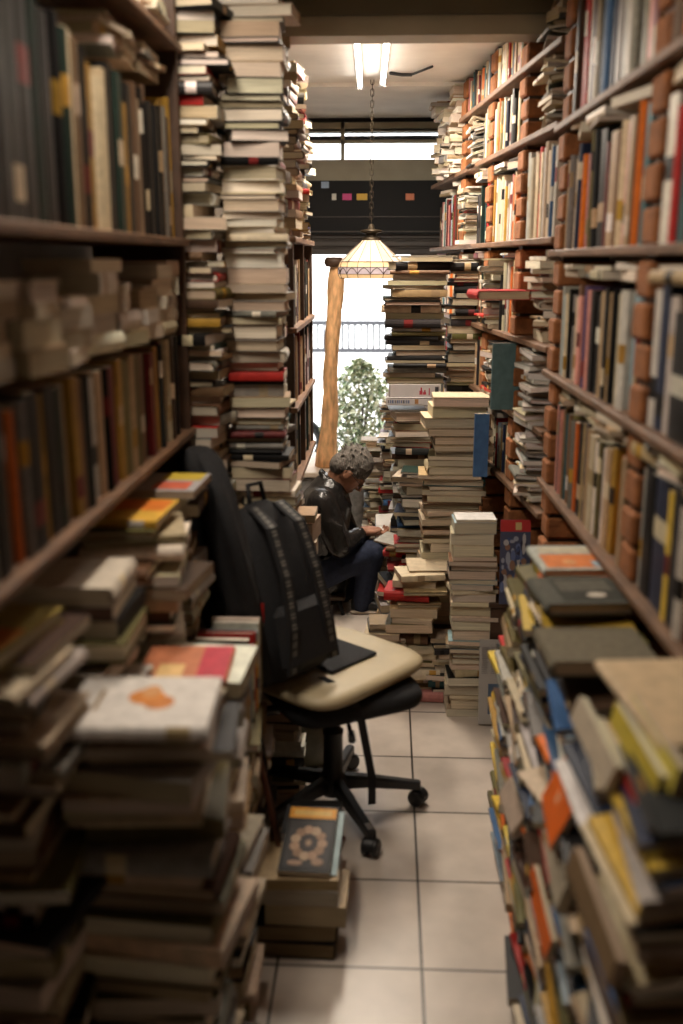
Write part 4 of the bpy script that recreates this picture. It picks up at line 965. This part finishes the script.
# open faced covers and loose sheets on the near right heaps
def flat_book(x, y, z, w, h, t_, a, cn, col, label, art=None, hard=True, tilt=0, tx=0):
    m = Matrix.Translation((x, y, z)) @ Matrix.Rotation(math.radians(a), 4, 'Z') @ Matrix.Rotation(math.radians(tilt), 4, 'Y') @ Matrix.Rotation(math.radians(tx), 4, 'X') @ Matrix.Translation((-w/2, -h/2, 0))
    d = spec(m, w, h, t_, cn, hard, r5, label=label, art=art); d['col'] = col; d['band'] = None; return d
flat_book(.50, 2.55, 1.10, .19, .22, .022, 4, 'orange', (.40, .42, .38), 'orange and cream map covered book topping the near heap', [(.05, .95, .08, .62, (.62, .19, .05)), (.1, .9, .68, .92, (.5, .45, .33)), (.7, .95, .1, .34, (.30, .42, .50)), (.3, .5, .2, .4, (.66, .33, .14), 1)])
flat_book(.475, 2.30, 1.085, .20, .20, .03, 6, 'grey', (.10, .10, .085), 'dark green grey case with a pale round mark before the map book', [(.2, .95, .08, .92, (.05, .05, .042)), (.25, .9, .45, .85, (.11, .105, .085)), (.52, .76, .22, .38, (.55, .50, .42), 1)])
flat_book(.465, 2.05, 1.04, .22, .20, .035, 3, 'tan', (.16, .14, .10), 'thick tan edged volume with worn dark cover on the right heap')
flat_book(.53, 1.60, 1.14, .22, .34, .018, 6, 'cream', (.60, .46, .30), 'large pale cream folder topping the heap nearest the camera', [(.04, .96, .03, .97, (.60, .45, .28))])
# --- books slid down against the aisle side of the near right heaps
def atx(px, py, X): r = _ray(px, py); return CAMP + r*(X/r.x)
for px, py, X, w, h, t_, a, tl, cn, col, lb, art in (
    (567, 782, .375, .13, .20, .014, -4, -66, 'orange', (.70, .13, .015), 'plain orange cover leaning against the heaps by the aisle', [(.35, .55, .45, .6, (.72, .3, .15))]),
    (600, 735, .385, .05, .27, .016, 2, -70, 'cream', (.50, .42, .32), 'worn cream spine beside the red one on the near heap', None),
    (622, 760, .41, .05, .28, .018, 2, -78, 'red', (.50, .04, .02), 'bright red spine leaning beside yellow spines on the near heap', None),
    (645, 742, .43, .045, .26, .020, 2, -80, 'yellow', (.58, .45, .06), 'yellow spine next to the red one on the near heap', None),
    (662, 735, .45, .045, .26, .020, 2, -78, 'yellow', (.60, .50, .09), 'yellow spine under the edge of the pale folder', None),
    (545, 905, .350, .05, .26, .014, 0, -75, 'orange', (.66, .13, .02), 'thin orange spine low on the aisle side heap', None),
    (565, 860, .365, .06, .22, .022, -3, -72, 'cream', (.42, .36, .27), 'torn cream paperback leaning low on the aisle side heap', None),
    (515, 800, .350, .06, .20, .012, 3, -60, 'cream', (.45, .35, .28), 'pale magazine corner jutting towards the tiles', None),
    (600, 905, .360, .05, .30, .018, 2, -74, 'tan', (.20, .13, .07), 'long brown board like cover leaning at the near heap', None),
    (540, 690, .400, .10, .20, .012, 2, -66, 'pale blue', (.25, .34, .40), 'pale blue cover leaning below the map book', None),
    (530, 745, .385, .10, .18, .012, -6, -70, 'olive', (.22, .20, .14), 'grey olive cover leaning beyond the orange one', None)):
    p = atx(px, py, X); flat_book(p.x, p.y, p.z-w*.3, w, h, t_, a, cn, col, lb, art, hard=False, tilt=tl)
q = line(pB, uB, .50)
for k_, (dx, dy, z_, w_, h_, t_, cn, col, lb) in enumerate(((-.03, .02, 1.30, .11, .27, .018, 'teal', (.10, .17, .18), 'teal cover standing face out beside the white pamphlets'), (-.11, .10, 1.0, .06, .27, .020, 'blue', (.06, .14, .30), 'blue upright book wedged behind the broad yellowed stack'),)):
    m = Matrix.Translation((q.x+dx-w_/2, q.y+dy, z_)) @ Matrix.Rotation(math.radians(90), 4, 'X') @ Matrix.Translation((0, 0, -t_))
    d = spec(m, w_, h_, t_, cn, False, r5, label=lb); d['col'] = col; d['band'] = None
flat_book(q.x-.075, q.y-.03, 1.60+.145, .20, .22, .035, 6, 'red', (.42, .04, .04), 'white paged book with a red cover lying on the bricks side', None)
# --- white boxes in the dark stack
def carton(cx, cy, z0, z1, L, W, label, marks):
    t = empty('carton', (cx, cy, z0)); tag(t, label, 'box'); H_ = z1-z0
    b = MB(); b.rbox((-L/2, -W/2, 0), (L/2, W/2, H_), .003); b.build('box_body', mat('white_card', (.60, .56, .56), .6, noise=.06), t)
    for x0, x1, a0, a1, c in marks:
        b = MB(); n = b.add([(-L/2+x0*L, -W/2-.0006, a0*H_), (-L/2+x1*L, -W/2-.0006, a0*H_), (-L/2+x1*L, -W/2-.0006, a1*H_), (-L/2+x0*L, -W/2-.0006, a1*H_)]); b.face([n, n+1, n+2, n+3], c)
        b.build('printed_mark', M['paper'], t)
RD, BL, DK = (.45, .03, .06), (.05, .10, .25), (.03, .03, .04)
carton(.135, 4.99, 1.235, 1.299, .255, .2, 'white carton with small red figures under the tall dark stack', [(.60, .66, .2, .5, RD), (.62, .65, .5, .75, RD), (.67, .73, .2, .4, RD), (.69, .72, .4, .55, RD), (.78, .80, .15, .7, RD), (.90, .97, .3, .8, DK), (.02, .03, 0, 1, DK)])
carton(.125, 4.98, 1.195, 1.234, .26, .2, 'thin white carton with a row of blue marks below the other carton', [(.04+.035*i, .055+.035*i+.004*(i % 3), .25, .65, BL if i % 4 else DK) for i in range(12)]+[(.55, .62, .2, .8, (.4, .2, .08)), (.02, .98, .88, .95, DK)])
# --- red tin
p = at(372, 449, 6.02); t = empty('red_tin', (-.055, 6.02, .741)); tag(t, 'small glossy red tin on the stack in front of the plant', 'tin')
b = MB(); b.rbox((-.055, -.035, 0), (.055, .035, .065), .012); b.build('body', M['red'], t)
b = MB(); b.rbox((-.057, -.037, .062), (.057, .037, .076), .006); b.build('lid', M['red'], t)
# --- posters by the straight stack
def sheet(name, px0, px1, py0, py1, Y, label, cells, cat, base, lean=.06, th=.004):
    a_, c_ = at(px0, py1, Y), at(px1, py0, Y+lean); w = c_.x-a_.x; h = math.hypot(c_.z-a_.z, lean)
    t = empty(name, (a_.x, Y, max(0, a_.z)), (math.atan2(c_.z-a_.z, lean), 0, 0)); tag(t, label, cat)
    b = MB(); b.box((0, 0, -th), (w, h, 0), col=base)
    for k, (x0, x1, y0, y1, c, *rd) in enumerate(cells):
        if rd:
            n = b.add([((x0+x1)/2*w+(x1-x0)/2*w*math.cos(q*math.pi/5), (y0+y1)/2*h+(y1-y0)/2*h*math.sin(q*math.pi/5), .0004+k*.0001) for q in range(10)]); b.face([n+q for q in range(10)], c); continue
        n = b.add([(x0*w, y0*h, .0004+k*.0001), (x1*w, y0*h, .0004+k*.0001), (x1*w, y1*h, .0004+k*.0001), (x0*w, y1*h, .0004+k*.0001)]); b.face([n, n+1, n+2, n+3], c)
    b.build('printed_page', M['paper'], t)
rq = random.Random(44)
txt = [(.08+.3*(i % 3), .08+.3*(i % 3)+rq.uniform(.15, .25), .60+.022*(i//3), .608+.022*(i//3), (.25, .24, .24)) for i in range(45)]
sheet('newspaper', 478, 511, 640, 724, 3.80, 'grey newspaper page with blue pictures propped beside the straight floor stack', [(.30, .72, .12, .27, (.06, .11, .20)), (.30, .72, .32, .48, (.07, .12, .20))]+txt, 'newspaper', (.42, .40, .38))
blobs = [(rq.uniform(0, .8), 0, rq.uniform(.05, .75), 0) for i in range(60)]
bc_ = [(.0, 1, .86, 1, (.50, .03, .03)), (.50, .70, .88, .97, (.6, .45, .2))]
for x0, _, y0, _ in blobs: bc_.append((x0, x0+rq.uniform(.08, .22), y0, y0+rq.uniform(.04, .16), rq.choice([(.05, .08, .20), (.30, .33, .42), (.02, .02, .05), (.12, .16, .32), (.45, .44, .46), (.25, .14, .10)]), 1))
sheet('magazine', 499, 531, 520, 604, 3.82, 'magazine with a red heading and blue figures propped above the newspaper', bc_, 'magazine', (.06, .07, .13))
b = MB(); b.box((.44, 3.88, 0), (.60, 3.98, .50)); b.rbox((.43, 3.87, .50), (.61, 3.99, .52), .003)
tag(b.build('wooden_crate', M['wooddark']), 'dark crate behind the newspaper and the blue magazine', 'crate')

# ------------------------------------------------------------------ which books show largest
def box_faces(d, vs_, fs, own, idx):
    n = len(vs_)
    for p in ((0, 0, 0), (d['w'], 0, 0), (d['w'], d['h'], 0), (0, d['h'], 0), (0, 0, d['t']), (d['w'], 0, d['t']), (d['w'], d['h'], d['t']), (0, d['h'], d['t'])): vs_.append(d['m'] @ Vector(p))
    for q in ((0, 3, 2, 1), (4, 5, 6, 7), (0, 1, 5, 4), (1, 2, 6, 5), (2, 3, 7, 6), (3, 0, 4, 7)): fs.append([n+i for i in q]); own.append(idx)
bpy.context.view_layer.update()
V_, F_, O_ = [], [], []
for i, d in enumerate(BOOKS): box_faces(d, V_, F_, O_, i)
for o in scn.objects:
    if o.type == 'MESH':
        n = len(V_); mw = o.matrix_world
        V_ += [mw @ v.co for v in o.data.vertices]
        for p in o.data.polygons: F_.append([n+i for i in p.vertices]); O_.append(-1)
tree = BVHTree.FromPolygons(V_, F_)
hits = [0]*len(BOOKS)
for py in range(0, 1024, 3):
    for px in range(0, 683, 3):
        r_ = _ray(px+.5, py+.5).normalized(); h = tree.ray_cast(CAMP, r_)
        if h[2] is not None and O_[h[2]] >= 0: hits[O_[h[2]]] += 1
order = sorted(range(len(BOOKS)), key=lambda i: -hits[i])
LIMIT = 305
keep = set(i for i in order[:LIMIT] if hits[i] > 0)
print('BOOKS', len(BOOKS), 'seen', sum(1 for h in hits if h), 'smallest kept', hits[order[LIMIT-1]])
mass = MB(); seen_labels = {}
for i, d in enumerate(BOOKS):
    if i in keep:
        t = empty('book'); t.matrix_world = d['m']
        cb, pb = MB(), MB(); book_mesh(cb, pb, d)
        cb.build('cover', M['cloth'] if d['cloth'] else M['cover'], t); pb.build('page_block', M['pages'], t)
        tag(t, d['label'], d['cat'], d['group'])
        seen_labels[d['label']] = seen_labels.get(d['label'], 0)+1
    else:
        book_mesh(mass, mass, d, d['m'], pmi=1)
print('DUP LABELS', [k for k, v in seen_labels.items() if v > 1][:10], 'LONG', [k for k in seen_labels if k and len(k.split()) > 16][:10])
o = mass.build('books', [M['cover'], M['pages']]); tag(o, 'the many smaller and half hidden books filling the stacks and shelves', 'books', kind='stuff')
